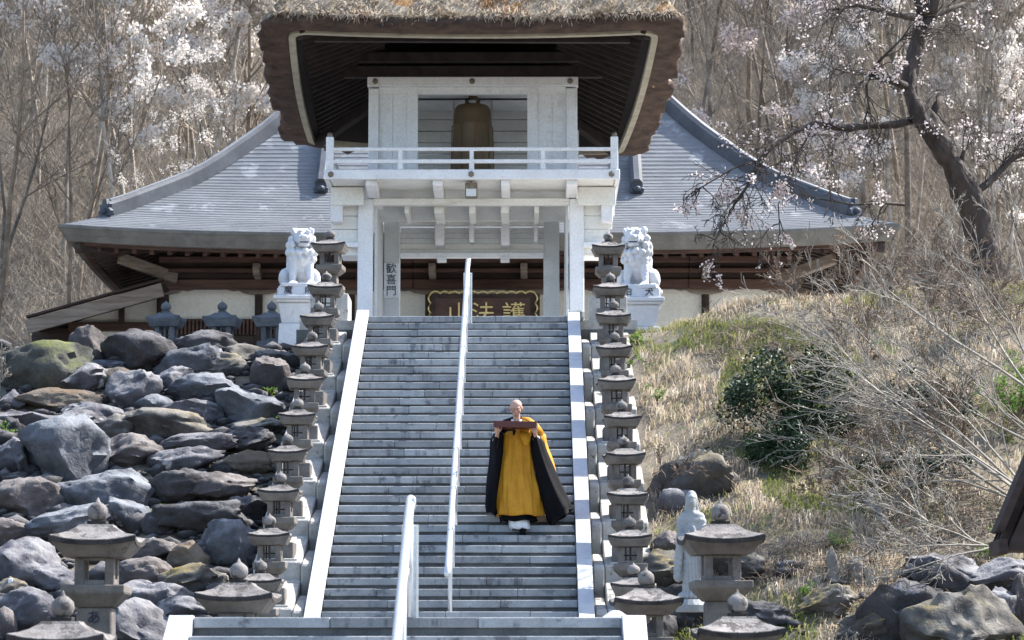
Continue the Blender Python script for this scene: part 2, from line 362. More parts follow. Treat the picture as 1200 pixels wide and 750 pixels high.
# ------------------------------------------------------------------ stone lanterns
def small_lantern(label, group):
    t = empty('stone_lantern', (0, 0, 0), label, 'stone lantern', group)
    MB().box(-.19, .19, -.19, .19, -.12, .09).build('base', M['lantern'], t, .012)
    MB().taper((0, 0), .09, .11, .25, .10).build('shaft', M['lantern'], t, .008)
    MB().quad_strip([[(a*sx, a*sy, z) for sx, sy in ((-1, -1), (1, -1), (1, 1), (-1, 1))] for a, z in ((.125, .25), (.20, .325), (.20, .40))]).build('platform', M['lantern'], t, .008)
    f = MB()
    for sx in (-1, 1):
        for sy in (-1, 1):
            f.box(*sorted((sx*.075, sx*.145)), *sorted((sy*.075, sy*.145)), .40, .60)
    f.box(-.075, .075, -.143, -.077, .40, .435); f.box(-.075, .075, .077, .143, .40, .435)
    f.box(-.143, -.10, -.075, .075, .40, .47); f.box(.10, .143, -.075, .075, .40, .47)
    fb = f.build('fire_box', M['lantern'], t, .005)
    MB().box(-.012, .012, -.115, -.09, .435, .60).build('mullion', M['lroof_dark'], fb)
    lattice = MB()
    lattice.box(-.075, .075, .085, .105, .50, .515); lattice.box(-.06, -.045, .085, .105, .435, .6)
    lattice.build('lattice', M['lroof_dark'], fb)
    # roof: curved hip with lifted corners, thick eave face, flared underside
    def ring(a, z, up, n=4):
        pts = []
        for k in range(4):
            ca, sa = math.cos(k*PI/2), math.sin(k*PI/2)
            for j in range(n):
                u = -1+2*j/n; lift = up*abs(u)**2.5; bul = a*(1-.03*(1-abs(u)))
                x, y = u*a, -bul; pts.append((x*ca-y*sa, x*sa+y*ca, z+lift))
        return pts
    r = MB().quad_strip([ring(.14, .60, 0), ring(.205, .603, 0), ring(.25, .67, .022), ring(.255, .705, .026)], cap=True)
    ro = r.build('roof', M['lantern'], t)
    r2 = MB().quad_strip([ring(.256, .703, .026), ring(.256, .718, .027), ring(.20, .742, .012), ring(.15, .765, .004), ring(.105, .80, 0), ring(.10, .805, 0)])
    r2.build('roof_slope', M['lroof'], ro)
    MB().quad_strip([ring(.2585, .69, .025), ring(.2585, .713, .027)], cap=False).build('eave_edge', M['lroof_dark'], ro)
    MB().taper((0, 0), .805, .055, .835, .06).build('finial_neck', M['lroof_dark'], t, .004)
    MB().lathe((0, 0, 0), [(.03, .835), (.062, .855), (.078, .885), (.072, .92), (.045, .945), (.014, .962), (.003, .985)], 14).build('finial', M['lroof'], t, smooth=True)
    return t
def big_lantern(label, group):
    t = empty('tall_stone_lantern', (0, 0, 0), label, 'stone lantern', group)
    b4 = ((-1, -1), (1, -1), (1, 1), (-1, 1))
    MB().box(-.25, .25, -.25, .25, -.25, .12).build('base', M['lantern'], t, .015)
    MB().taper((0, 0), .12, .155, .93, .14).build('pillar', M['lantern'], t, .012)
    MB().quad_strip([[(a*sx, a*sy, z) for sx, sy in b4] for a, z in ((.15, .93), (.255, 1.045), (.255, 1.11))]).build('platform', M['lantern'], t, .008)
    f = MB()
    for sx in (-1, 1):
        for sy in (-1, 1): f.box(*sorted((sx*.085, sx*.16)), *sorted((sy*.085, sy*.16)), 1.11, 1.33)
    f.box(-.085, .085, -.158, -.09, 1.11, 1.15); f.box(-.085, .085, .09, .158, 1.11, 1.15)
    f.box(-.158, -.12, -.085, .085, 1.11, 1.16); f.box(.12, .158, -.085, .085, 1.11, 1.16)
    f.box(-.085, .085, -.158, -.09, 1.305, 1.33)
    f.build('fire_box', M['lantern'], t, .005)
    def ring(a, z, up, n=6):
        pts = []
        for k in range(4):
            ca, sa = math.cos(k*PI/2), math.sin(k*PI/2)
            for j in range(n):
                u = -1+2*j/n; x, y = u*a, -a*(1-.03*(1-abs(u))); pts.append((x*ca-y*sa, x*sa+y*ca, z+up*abs(u)**2.5))
        return pts
    ro = MB().quad_strip([ring(.15, 1.33, 0), ring(.24, 1.335, 0), ring(.335, 1.425, .03), ring(.343, 1.44, .035)]).build('roof', M['lantern'], t)
    MB().quad_strip([ring(.344, 1.438, .035), ring(.346, 1.468, .04), ring(.28, 1.50, .018), ring(.21, 1.535, .008), ring(.15, 1.58, 0), ring(.135, 1.60, 0)]).build('roof_slope', M['lroof'], ro)
    MB().quad_strip([ring(.349, 1.425, .034), ring(.3505, 1.461, .04)], cap=False).build('eave_edge', M['lroof_dark'], ro)
    MB().taper((0, 0), 1.60, .075, 1.632, .08).build('finial_neck', M['lroof_dark'], t, .004)
    MB().lathe((0, 0, 0), [(.04, 1.632), (.070, 1.652), (.086, 1.695), (.08, 1.74), (.048, 1.772), (.018, 1.79), (.004, 1.825)], 16).build('finial', M['lroof'], t, smooth=True)
    return t
ordn = ['topmost', 'second', 'third', 'fourth', 'fifth', 'sixth', 'seventh', 'eighth', 'ninth', 'lowest']
tipR = [271.7, 319, 351, 388, 426, 468, 510, 556, 604, 659]
tipL = [268.7, 318, 352.6, 387, 424, 465, 506.7, 551.7, 601.7, 654]
GRP = 'stone lanterns stepping down both sides of the stairs'
proto = small_lantern('x', GRP); used = False
blocks = {}
XL = 2.16
for side, tips in ((-1, tipL), (1, tipR)):
    word = 'left' if side < 0 else 'right'
    pl = empty('lantern_plinth', (side*2.18, -6, -5.1), 'stepped pale stone plinth carrying the row of lanterns %s of the stairs' % word, 'plinth')
    for i in range(10):
        if not used: t = proto; used = True
        else: t = copy_tree(proto)
        Y = .85-1.29*i if i else .95
        z = U(0, tips[i], Y).z - .985
        t.location = (side*XL+random.uniform(-.012, .012), Y, z); t.rotation_euler = (R(random.uniform(-1, 1)), R(random.uniform(-1.3, 1.3)), R(random.uniform(-5, 5))); q_ = random.uniform(.96, 1.04); t.scale = (q_, q_, 1)
        extra = {0: ', beside the lion statue', 9: ', nearest the landing'}.get(i, '')
        t['label'] = '%s small stone lantern in the row %s of the stairs%s' % (ordn[i], word, extra)
        # plinth block under it: sloped top, upright face
        x0, x1 = sorted((side*1.87, side*2.46))
        yf, yb = Y-.30, Y+.99; za = z-.10
        if i == 0: MB().box(x0, x1, Y-.36, Y+.5, -.5, za+.02).build('plinth_block', M['plinth'], pl, .015)
        else:
            MB().prismx([(yf, za-.9), (yf, za-.06), (yf+.35, za+.03), (yb, za+.33), (yb, za-.9)], x0, x1).build('plinth_block', M['plinth'], pl, .015)
        MB().box(side*XL-.24, side*XL+.24, Y-.25, Y+.25, za-.12, z-.115 if i else z-.1).build('plinth_block', M['plinth'], pl, .01)
        if i:
            g0, g1 = sorted((side*1.722, side*1.865))
            MB().prismx([(yf-.1, za-.95), (yf-.1, za-.10), (yf-.02, za-.06), (yf+.9, za+.12), (yf+.9, za-.95)], g0, g1).build('gutter_stone', M['plinth'], pl, .02)

# tall lanterns beside the landing: finial tip pixel, depth from the roof width
GB = 'tall stone lanterns beside the landing'
bp = None
for px, py, dep, lb in ((115, 583, 24.3, 'large stone lantern at the lower left with a character carved on its pillar'),
                        (74, 692, 21.8, 'stone lantern in the bottom left corner, only its roof and finial in view'),
                        (280, 654, 27.0, 'wide-roofed stone lantern below the left row, behind the landing edge'),
                        (844, 585, 26.2, 'large stone lantern at the lower right in front of the robed statue'),
                        (864, 690, 24.2, 'stone lantern at the bottom right, roof and finial in front of the large one'),
                        (757, 664, 30.5, 'wide-roofed stone lantern below the right row, beside the right end of the landing')):
    if bp is None: bp = big_lantern(lb, GB); t = bp
    else: t = copy_tree(bp); t['label'] = lb
    p = U(px, py, CAM.y+dep); t.location = (p.x, p.y, p.z-1.825)
    t.rotation_euler.z = R(random.uniform(-3, 3))
    zb = t.location.z-.25; gz = Gside(p.x, p.y)
    if gz < zb+.05:
        k = MB().box(p.x-.34, p.x+.34, p.y-.34, p.y+.34, gz-.2, zb+.13).build('plinth_stone', M['plinth'], None, .02)
        tag(k, 'plinth stone under the '+lb.split(',')[0].split(' with ')[0].split(' behind')[0].split(' in front')[0], 'plinth', 'plinth stones under the tall lanterns')

def text(name, s, size, loc, m, parent, rz=0, depth=.006, sx=1):
    c = bpy.data.curves.new(name, 'FONT'); c.body = s; c.size = size; c.extrude = depth; c.align_x = 'CENTER'; c.align_y = 'CENTER'
    c.resolution_u = 2
    o = bpy.data.objects.new(name+'_tmp', c); COL.objects.link(o)
    bpy.context.view_layer.update()
    me = bpy.data.meshes.new_from_object(o.evaluated_get(bpy.context.evaluated_depsgraph_get()))
    bpy.data.objects.remove(o); me.materials.clear()
    me.transform(Matrix.Diagonal((sx, 1, 1, 1)))
    me.transform(Matrix.Rotation(PI/2, 4, 'X'))
    o = link(name, me, parent, m); o.location = Vector(loc)-ORG.get(parent.name, Vector((0, 0, 0)))
    return o
pil = [c for c in bp.children if c.name.startswith('pillar')][0]
ORG[bp.name] = Vector((0, 0, 0))
o = text('carved_character', 'あ', .115, (0, -.147, .845), M['ink'], bp, depth=.003)

# three lanterns by the hall
for px, lb in ((196, 'bluish stone lantern by the hall wall, leftmost of three behind the boulders'),
               (262, 'bluish stone lantern by the hall wall, middle of three behind the boulders'),
               (320, 'bluish stone lantern by the hall, half hidden behind the left lion pedestal')):
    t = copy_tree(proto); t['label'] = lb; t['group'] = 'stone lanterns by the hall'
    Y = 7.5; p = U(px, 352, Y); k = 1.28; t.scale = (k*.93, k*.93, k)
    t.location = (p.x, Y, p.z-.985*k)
    for c in t.children_recursive: c.material_slots[0].link = 'OBJECT'; c.material_slots[0].material = M['lantern_shaded']
    MBb = MB().box(p.x-.32, p.x+.32, Y-.32, Y+.32, -.6, p.z-.985*k-.13).build('plinth_stone', M['plinth'], None, .02)
    tag(MBb, 'plinth stone under the '+lb.split('lantern ')[0]+'lantern, '+lb.split(', ')[1][:40], 'plinth', 'plinth stones by the hall')

# ------------------------------------------------------------------ handrails
def rail(label, pts, rad, posts, x):
    t = empty('handrail', (x, pts[-1][1], pts[-1][2]-.9), label, 'handrail')
    MB().tube(pts, rad, 12).build('rail_tube', M['steel'], t, smooth=True)
    for y, zb, zt in posts:
        MB().tube([(x, y, zb), (x, y, zt)], rad*.72, 10).build('post', M['steel'], t, smooth=True)
        MB().lathe((x+rad*.8, y, zt-.01), [(.01, -.04), (rad*.45, -.025), (rad*.45, .025), (.01, .04)], 10).build('joint_collar', M['steel'], t, smooth=True)
    y, zb, zt = posts[0]
    fr = MB(); a = rad*1.55; z1 = zt-.18
    for xx in (x-a, x+a): fr.box(xx-.008, xx+.008, y+.05, y+.075, zb, z1)
    fr.box(x-a+.008, x+a-.008, y+.05, y+.075, z1-.016, z1)
    f = fr.build('end_frame', M['steel'], t)
    MB().box(x-a+.008, x+a-.008, y+.058, y+.066, zb, z1-.016).build('pane', M['pane'], f)
    return t
hr = .86
yy = [0.05, -L]
pts = [(0, .12, hr-.06), (0, .05, hr)] + [(0, -RUN*i, -RISE*i+hr) for i in range(1, NST)] + [(0, -L-.15, -RISE*NST+hr-.03)]
posts = [(-.12 - RUN*i, -RISE*(i+1), -RISE*i+hr-.02) for i in range(0, NST, 4)]
rail('tall white steel handrail running down the middle of the main staircase', pts, .037, posts, 0)
hx = .02
z0 = ZL+.92
pts = [(hx, YL+.18, z0-.05), (hx, YL+.06, z0)] + [(hx, YL-.3*i, z0-.15*i) for i in range(1, 14)]
posts = [(YL-.05-.3*i, ZL-.15*(i+1) if i else ZL, z0-.15*i-.02) for i in (0, 4, 8, 12)]
rail('nearer white steel handrail with a clear end panel, starting at the landing edge', pts, .037, posts, hx)

# ------------------------------------------------------------------ bell gate
YG = 10.4
gate = empty('bell_gate', (-.17, YG, -.05), 'white two-storey bell gate under a thick thatched roof at the stair head', 'gate')
def PX(px, Y): return U(px, 300, Y).x
def PZ(py, Y): return U(560, py, Y).z
def pbox(x0, x1, ya, yb, Y, d0, d1):      # pixel rectangle on plane Y, thickness from Y+d0 to Y+d1
    return MB().box(PX(x0, Y), PX(x1, Y), Y+d0, Y+d1, PZ(yb, Y), PZ(ya, Y))
# front posts and rear posts
for x0, x1 in ((419, 436.5), (667.5, 684.5)):
    MB().box(PX(x0, YG), PX(x1, YG), YG, YG+.27, -.3, PZ(233, YG)).build('post', M['white'], gate, .012)
YB = 13.0
for x0, x1 in ((450, 468.5), (637, 655.5)):
    MB().box(PX(x0, YB), PX(x1, YB), YB, YB+.28, -.2, PZ(252, YB)).build('post', M['inner'], gate, .012)
for sx, x in ((-1, PX(436.5, YG)+.02), (1, PX(667.5, YG)-.02)):   # side walls of upright boards
    for k in range(9):
        y = YG+.28+k*.27; xx = x + sx*(-.0)
        MB().box(min(xx, xx-sx*.05), max(xx, xx-sx*.05), y, y+.265, -.2, PZ(238, YG)).build('wall_board', M['inner'], gate, .006)
# balcony
YF, YR = 9.3, 14.2
xL, xR = PX(381, YF), PX(725, YF); zf1, zf0 = PZ(198.5, YF), PZ(210, YF)
deck = MB().box(xL+.06, xR-.06, YF+.08, YR, zf0+.05, zf1-.02).build('balcony_floor', M['cream'], gate)
MB().box(xL-.03, xR+.03, YF-.02, YF+.07, zf0, zf1).build('balcony_edge', M['white'], gate, .01)
for x in (xL, xR): MB().box(x-.03 if x < 0 else x-.06, x+.06 if x < 0 else x+.03, YF+.075, YR, zf0, zf1).build('balcony_edge', M['white'], gate, .01)
for k in range(9):     # ceiling planks seen from below
    y = YF+.09+k*.30
    MB().box(xL+.07, xR-.07, y, y+.29, zf0+.02, zf0+.049).build('deck_plank', M['cream'], gate, .006)
for k, (x0, x1) in enumerate(((427.5, 441), (506.5, 518), (587, 597.5), (664, 677))):
    a, b = PX(x0, YF), PX(x1, YF)
    zt = zf0; zb = PZ(216, YF)
    MB().prismx([(YF+.10, zt+.01), (YF+.10, zb), (YF+.32, zb-.05), (YG+.3, zb-.08), (YG+2.6, zb-.08), (YG+2.6, zt+.01)], a, b).build('joist', M['white'], gate, .01)
zb1, zb0 = PZ(232, YG), PZ(239, YG)
MB().box(PX(436.5, YG)+.0, PX(667.5, YG), YG+.03, YG+.22, zb0-.01, zb1).build('cross_beam', M['cream'], gate, .01)
for x0, x1 in ((473, 478.5), (508, 519.5), (549, 557), (586.5, 596.5), (626, 632)):
    MB().box(PX(x0, YG), PX(x1, YG), YG+.26, YG+1.6, PZ(250, YG+.3), zb1).build('bracket', M['cream'], gate, .01)
MB().box(PX(436.5, YG)+.05, PX(667.5, YG)-.05, YG+1.4, YG+1.5, PZ(259, YG+1.4), zb1+.1).build('cross_board', M['inner'], gate)
YC = 12.7
zc = PZ(258.5, YC)
MB().box(PX(469, YC), PX(637, YC), YC, YC+.18, PZ(264, YC), zc).build('cross_beam', M['cream'], gate, .01)
MB().box(PX(469, YC), PX(637, YC), YC, YC+.2, PZ(301.5, YC), PZ(296, YC)).build('cross_beam', M['white'], gate, .01)
z0, z1 = PZ(296, YC), PZ(264, YC)
for k in range(5):     # rear wall boards above the passage
    a = z0+(z1-z0)*k/5; b = z0+(z1-z0)*(k+1)/5
    MB().box(PX(469, YC), PX(637, YC), YC+.22+.012*k, YC+.26+.012*k, a, b-.012).build('wall_board', M['inner'] if k > 1 else M['cream'], gate, .004)
for x0, x1, yb in ((510, 521, 288.5), (550, 556, 285), (587, 597.5, 289), (625.5, 630.5, 285)):
    a, b = PX(x0, YC), PX(x1, YC); zz = PZ(yb, YC)
    MB().prismx([(YC-.28, z1+.02), (YC-.28, zz+.06), (YC-.24, zz), (YC+.2, zz), (YC+.2, z1+.02)], a, b).build('bracket', M['white'], gate, .015)
for x0, x1 in ((512, 523), (586.5, 597)):
    MB().box(PX(x0, YC), PX(x1, YC), YC-.05, YC+.25, PZ(306, YC), PZ(301.5, YC)+.01).build('bracket', M['white'], gate, .01)
# cantilever sides: stepped beams and boarded skirts left and right of the posts
for sg, e0, e1, e2 in ((-1, 385, 392, 419), (1, 723, 712, 684.5)):
    ya = YF+.35
    q = lambda px, Y: PX(px, Y)
    a, b = sorted((q(e0, ya), q(e2, YG)-sg*.12)); MB().box(a, b, ya+.5, ya+.62, PZ(240, ya+.5), zf0).build('side_beam', M['cream'], gate, .01)
    a, b = sorted((q(e1, YG), q(e2, YG)-sg*.02))
    m_ = PZ(286, YG+.1)
    for k in range(4):
        za, zb = PZ(238+k*15.5, YG+.1), PZ(238+(k+1)*15.5, YG+.1)
        ex = q(e0+(e1-e0)*(.25+.25*k), YG+.1); aa, bb = sorted((ex, q(e2, YG)-sg*.02))
        MB().box(aa, bb, YG+.06+.01*k, YG+.14+.01*k, zb+.008, za).build('skirt_board', M['cream'], gate, .008)
    px = q(e0+(e1-e0)*.45, YG); MB().box(min(px, px+sg*-.22), max(px, px-sg*.22), YG-.2, YG+.05, PZ(262, YG), zf0).build('bracket', M['white'], gate, .015)
    a, b = sorted((q(e1, YG)+sg*-.05, q(e2, YG)-sg*.02)); MB().box(a, b, YG-.05, YG+1.8, PZ(290, YG), PZ(284, YG)).build('side_beam', M['white'], gate, .01)
# railing
zr = PZ(172.5, YF); zm = PZ(186.5, YF)
MB().box(xL+.13, xR-.13, YF, YF+.06, PZ(176.5, YF), zr).build('rail', M['white'], gate, .008)
MB().box(xL+.13, xR-.13, YF, YF+.06, PZ(191, YF), zm).build('rail', M['white'], gate, .008)
for x in (xL+.07, xR-.07):
    MB().box(x-.03, x+.03, YF+.13, YR-.2, PZ(176.5, YF), zr).build('rail', M['white'], gate, .008)
    MB().box(x-.03, x+.03, YF+.13, YR-.2, PZ(191, YF), zm).build('rail', M['white'], gate, .008)
    for yy_ in (YF+.06, YR-.12):
        MB().box(x-.07, x+.07, yy_-.06, yy_+.07, zf1-.002, PZ(160, YF)).build('corner_post', M['white'], gate, .01)
        MB().lathe((x, yy_, PZ(160, YF)), [(.05, 0), (.05, .035), (.045, .07), (.03, .085), (.0, .10)][:4], 12).build('post_cap', M['metalcap'], gate, smooth=True)
for px in (468.5, 552.5, 636.5):
    a, b = PX(px-3, YF), PX(px+3, YF); MB().box(a, b, YF+.005, YF+.055, zf1-.002, PZ(191, YF)).box(a+.01, b-.01, YF+.005, YF+.055, zm, PZ(176.5, YF)).build('baluster', M['white'], gate, .004)
def hexcap(x, Y, z, r):
    m_ = MB(); m_.quad_strip([[(x+r*k*math.cos(PI/3*j+PI/6), Y+d, z+r*k*math.sin(PI/3*j+PI/6)) for j in range(6)] for k, d in ((1, .0), (1, -.02), (.55, -.035))])
    m_.build('nail_cover', M['metalcap'], gate)
for px in (387, 552, 717): hexcap(PX(px, YF), YF-.022, PZ(204.5, YF), .058)
# bell storey
Y2 = 10.75
zt, zb = PZ(91, Y2), PZ(200, Y2)
rm = [(431, 443, -.04), (476, 489, -.02), (618, 630.5, -.02), (664, 677, -.04)]
for x0, x1, d in rm: MB().box(PX(x0, Y2), PX(x1, Y2), Y2+d, Y2+.16, zb-.1, PZ(104, Y2)).build('room_post', M['white'], gate, .008)
for x0, x1 in ((443, 476), (630.5, 664)):
    for k in range(2):
        a = PX(x0, Y2)+(PX(x1, Y2)-PX(x0, Y2))*k/2; b = PX(x0, Y2)+(PX(x1, Y2)-PX(x0, Y2))*(k+1)/2
        MB().box(a+.002, b-.002, Y2+.03+.006*k, Y2+.07, zb-.1, PZ(108, Y2)).build('wall_board', M['white'], gate, .004)
MB().box(PX(429.5, Y2), PX(678, Y2), Y2-.1, Y2+.16, PZ(102, Y2), zt).build('room_beam', M['white'], gate, .012)
MB().box(PX(443, Y2), PX(664, Y2), Y2-.005, Y2+.12, PZ(110.5, Y2), PZ(102, Y2)).build('lintel', M['white'], gate, .008)
for px in (439, 553, 668.5): hexcap(PX(px, Y2), Y2-.102, PZ(96.5, Y2), .06)
x0, x1 = PX(431, Y2)+.02, PX(677, Y2)-.02
for x in (x0, x1-.05):
    MB().box(x, x+.05, Y2+.17, Y2+.75, zb-.1, zt-.05).build('room_side_wall', M['white'], gate)
    MB().box(x-.02, x+.14, 13.3, 13.48, zb-.1, zt-.05).build('room_post', M['white'], gate)
zz = np.linspace(zb-.1, zt-.05, 9)
for k in range(8): MB().box(x0+.06, x1-.06, 13.5+.01*(k % 2), 13.56+.01*(k % 2), zz[k], zz[k+1]-.015).build('wall_board', M['inner'], gate, .006)
MB().box(x0+.06, x1-.06, Y2+.17, 13.5, zt-.12, zt-.06).build('room_ceiling', M['inner'], gate)
for px in (531, 576): MB().box(PX(px-1.5, 12.3), PX(px+1.5, 12.3), 12.4, 12.5, PZ(140, 12.3), zt-.12).build('hanger_post', M['inner'], gate)
MB().box(x0+.06, x1-.06, 12.15, 12.35, PZ(112, 12.2)-.02, zt-.12).build('bell_beam', M['inner'], gate, .01)
# lamp under the balcony
lx = PX(552, YF+.2)
lamp = empty('flood_lamp', (lx, YF+.3, PZ(214, YF+.3)), 'small grey box lamp fixed under the centre of the gate balcony', 'lamp')
zl1, zl0 = PZ(214, YF+.3), PZ(232, YF+.3)
MB().box(lx-.115, lx+.115, YF+.22, YF+.42, zl0, zl1-.01).build('housing', M['metalcap'], lamp, .012)
MB().box(lx-.095, lx+.095, YF+.205, YF+.222, zl0+.02, zl0+.16).build('glass_face', M['inner'], lamp, .004)
MB().tube([(lx, YF+.35, zl1-.015), (lx, YF+.35, zf0+.03)], .015, 6).build('stem', M['metalcap'], lamp)
# the bell
yb_ = 11.9; bx = PX(553.5, yb_); zk = PZ(122, yb_); zbm = zk-1.42
bell = empty('temple_bell', (bx, yb_, zbm), 'large dark bronze bell hanging in the opening of the white gate', 'bell')
pr = [(.36, 0), (.415, .01), (.42, .10), (.405, .12), (.40, .40), (.405, .42), (.405, .46), (.395, .48), (.375, .95), (.38, .97), (.38, 1.0), (.372, 1.02), (.362, 1.22), (.345, 1.32), (.30, 1.38), (.20, 1.41), (.06, 1.43)]
MB().lathe((bx, yb_, zbm), pr, 40).build('bell_body', M['bronze'], bell, smooth=True)
k = MB()
for j in range(20):
    a = 2*PI*j/20
    for zq, rr in ((1.06, .366), (1.12, .36), (1.18, .354), (1.24, .342)): k.lathe((bx+rr*math.cos(a), yb_+rr*math.sin(a), zbm+zq), [(.012, -.012), (.016, 0), (.01, .012)], 6)
tag(k.build('bosses', M['bronze'], bell), kind='stuff')
k = MB()
for j in range(8):
    a = 2*PI*j/8+.2; k.tube([(bx+.425*math.cos(a), yb_+.425*math.sin(a), zbm+.02), (bx+.40*math.cos(a), yb_+.40*math.sin(a), zbm+.98)], .012, 5)
k.build('raised_bands', M['bronze'], bell)
MB().tube([(bx-.10, yb_, zk-.02), (bx-.11, yb_, zk+.06), (bx-.05, yb_, zk+.14), (bx, yb_, zk+.165), (bx+.05, yb_, zk+.14), (bx+.11, yb_, zk+.06), (bx+.10, yb_, zk-.02)], [.045, .04, .035, .04, .035, .04, .045], 8).build('crown_loop', M['bronze'], bell, smooth=True)
# name board on the left rear post
ys = YB-.03
sg = empty('name_board', (PX(459, ys), ys, PZ(350, ys)), 'narrow white board with three brushed black characters on the left inner post', 'sign')
MB().box(PX(450, ys), PX(467.5, ys), ys-.025, ys+.028, PZ(349, ys), PZ(308.5, ys)).build('board', M['signwhite'], sg, .006)
for ch, py in (('歓', 315.5), ('喜', 328.3), ('門', 341.5)):
    text('painted_character', ch, .215, (PX(458.7, ys), ys-.03, PZ(py, ys)), M['ink'], sg)

# thatched roof of the gate
roof = empty('thatched_roof', (-.17, YG, 5.0), 'thick brown thatched hipped roof capping the white bell gate', 'roof')
FL, FR, BR, BL = U(303, 27, 7.2), U(806, 27, 7.2), U(757, 182, 14.9), U(336, 171, 14.9)
cx, cy = -.17, 11.0
def rring(inset, dz, rad=.55, n=48, bulge=.05, wob=0, seed=0):
    cs = []
    for c, (ix, iy) in ((FL, (1, 1)), (FR, (-1, 1)), (BR, (-1, -1)), (BL, (1, -1))): cs.append(Vector((c.x+ix*inset, c.y+iy*inset, c.z+dz)))
    pts = []; r_ = max(.04, rad-inset*.5)
    for k in range(4):
        A, B_, C = cs[k-1], cs[k], cs[(k+1) % 4]
        u = (A-B_).normalized(); v = (C-B_).normalized()
        p0, p1 = B_+u*r_, B_+v*r_
        for j in range(6):
            t = j/5; q = p0.lerp(B_, t).lerp(B_.lerp(p1, t), t); pts.append(q)
        p2 = C+(B_-C).normalized()*r_
        nrm = Vector((v.y, -v.x, 0)); 
        for j in range(1, n): 
            t = j/n; pts.append(p1.lerp(p2, t)+nrm*(bulge*4*t*(1-t)) - Vector((0, 0, .08*4*t*(1-t))))
    if wob: pts = [p+Vector((noise.noise(p*7)*wob*.45, noise.noise(p*7+Vector((3, 3, 3)))*wob*.45, noise.noise(p*9)*wob*.4))+Vector((fbm(p*1.9+Vector((seed, 0, 0)))*wob, fbm(p*1.9+Vector((0, seed, 5)))*wob, fbm(p*2.3+Vector((9, seed, 0)))*wob)) for p in pts]
    return pts
un = MB().quad_strip([rring(.48, -.03), rring(.40, -.04, wob=.03), rring(.28, -.04, wob=.05), rring(.14, -.02, wob=.08), rring(.02, .02, wob=.13), rring(-.02, .12, wob=.13), rring(.02, .20, wob=.08)], cap=False)
ob = un.build('cut_thatch', M['thatch_cut'], roof, smooth=True)
MB().quad_strip([rring(.48, -.02), rring(.482, -.075), rring(.60, -.085), rring(.605, .03)], cap=False).build('reed_band', M['band'], roof)
tp = [rring(.02, .20, wob=.08)]
for ins, dz in ((.10, .32), (.3, .56), (.6, .92), (1.0, 1.38), (1.5, 1.95), (2.1, 2.65), (2.8, 3.5), (3.4, 4.3)): tp.append(rring(ins, dz, wob=.06, seed=ins))
MB().quad_strip(tp, cap=False).build('thatch_slope', M['thatch'], roof, smooth=True)
# ridge on top
zr_ = FL.z+4.3
MB().prism([(-.62, zr_-.2), (-.55, zr_+.25), (0, zr_+.6), (.55, zr_+.25), (.62, zr_-.2)], 9.4, 12.6).build('ridge', M['thatch'], roof, .05)
# straw ends hanging over the rim and lying on the slope
def straws(n):
    V = []; F = []; T = []
    rims = rring(.04, .17); m = len(rims)
    for i in range(n):
        k = random.random()*m; a = rims[int(k)]; b = rims[(int(k)+1) % m]; p = a.lerp(b, k % 1)
        side = (b-a).normalized() if (b-a).length > 1e-4 else Vector((1, 0, 0)); out = Vector((side.y, -side.x, 0)).normalized()
        up = random.random()**1.3*1.25 if random.random() < .75 else 0
        p = p - out*up*.85 + Vector((0, 0, up*1.08+.04)) + Vector((fbm(p*2)*.08, 0, fbm(p*3)*.06))
        L_ = random.uniform(.08, .24)*(1 if abs(out.y) > .8 and p.y < 11 else .45); d = (out*.8+Vector((random.uniform(-.7, .7), random.uniform(-.7, .7), random.uniform(-.8, -.15)))).normalized()
        if random.random() < .12: d.z = random.uniform(0, .6)
        w_ = side*random.uniform(.006, .014); q = p+d*L_; mid = p+d*L_*.55+Vector((0, 0, .015))
        i0 = len(V); V += [p-w_, p+w_, mid+w_*.8, mid-w_*.8, q+w_*.3, q-w_*.3]; F += [(i0, i0+1, i0+2, i0+3), (i0+3, i0+2, i0+4, i0+5)]
        tt = min(1, max(0, .52+.75*fbm(p*1.1)+random.uniform(-.22, .22)));  T += [tt]*6
    return V, F, T
V, F, T = straws(26000)
o = link('loose_straw', np_mesh('loose_straw', [tuple(v) for v in V], F, attr=T), None, M['straw']); o.parent = roof; o.location = -ORG[roof.name]; tag(o, kind='stuff')
# soffit, rafters
hip = rring(.62, .02)
apex = Vector((cx, cy, FL.z+1.6))
s1 = [p.lerp(Vector((cx+(p.x-cx)*.35, cy+(p.y-cy)*.35, 0)), 1) for p in hip]
for q, p in zip(s1, hip): q.z = FL.z+1.15
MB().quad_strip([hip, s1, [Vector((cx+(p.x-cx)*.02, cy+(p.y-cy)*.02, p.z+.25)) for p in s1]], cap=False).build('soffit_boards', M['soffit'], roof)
for sgn, c0, c1 in ((0, FL, BL), (1, FR, BR)):
    for k in range(24):
        t = .06+.88*k/23; e = c0.lerp(c1, t); ix = 1 if sgn == 0 else -1
        p = Vector((e.x+ix*.72, e.y, e.z-.0)); q = Vector((e.x+ix*2.15, cy+(e.y-cy)*.72, e.z+.62))
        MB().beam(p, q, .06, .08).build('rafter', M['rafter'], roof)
for k in range(22):
    t = .06+.88*k/21; e = FL.lerp(FR, t)
    MB().beam(Vector((e.x, e.y+.70, e.z-.02)), Vector((cx+(e.x-cx)*.7, e.y+2.1, e.z+.62)), .075, .09).build('rafter', M['rafter'], roof)
for c in (FL, FR, BR, BL):
    d = Vector((cx-c.x, cy-c.y, 0)).normalized(); p = c+d*.95+Vector((0, 0, -.06)); q = c+d*3.4+Vector((0, 0, .75))
    MB().beam(p, q, .17, .2).build('hip_rafter', M['rafter'], roof, .01)
zz = FL.z-.02
MB().beam(FL.lerp(BL, .12)+Vector((.95, 0, .05)), FR.lerp(BR, .12)+Vector((-.95, 0, .05)), .14, .18).build('eave_beam', M['rafter'], roof)
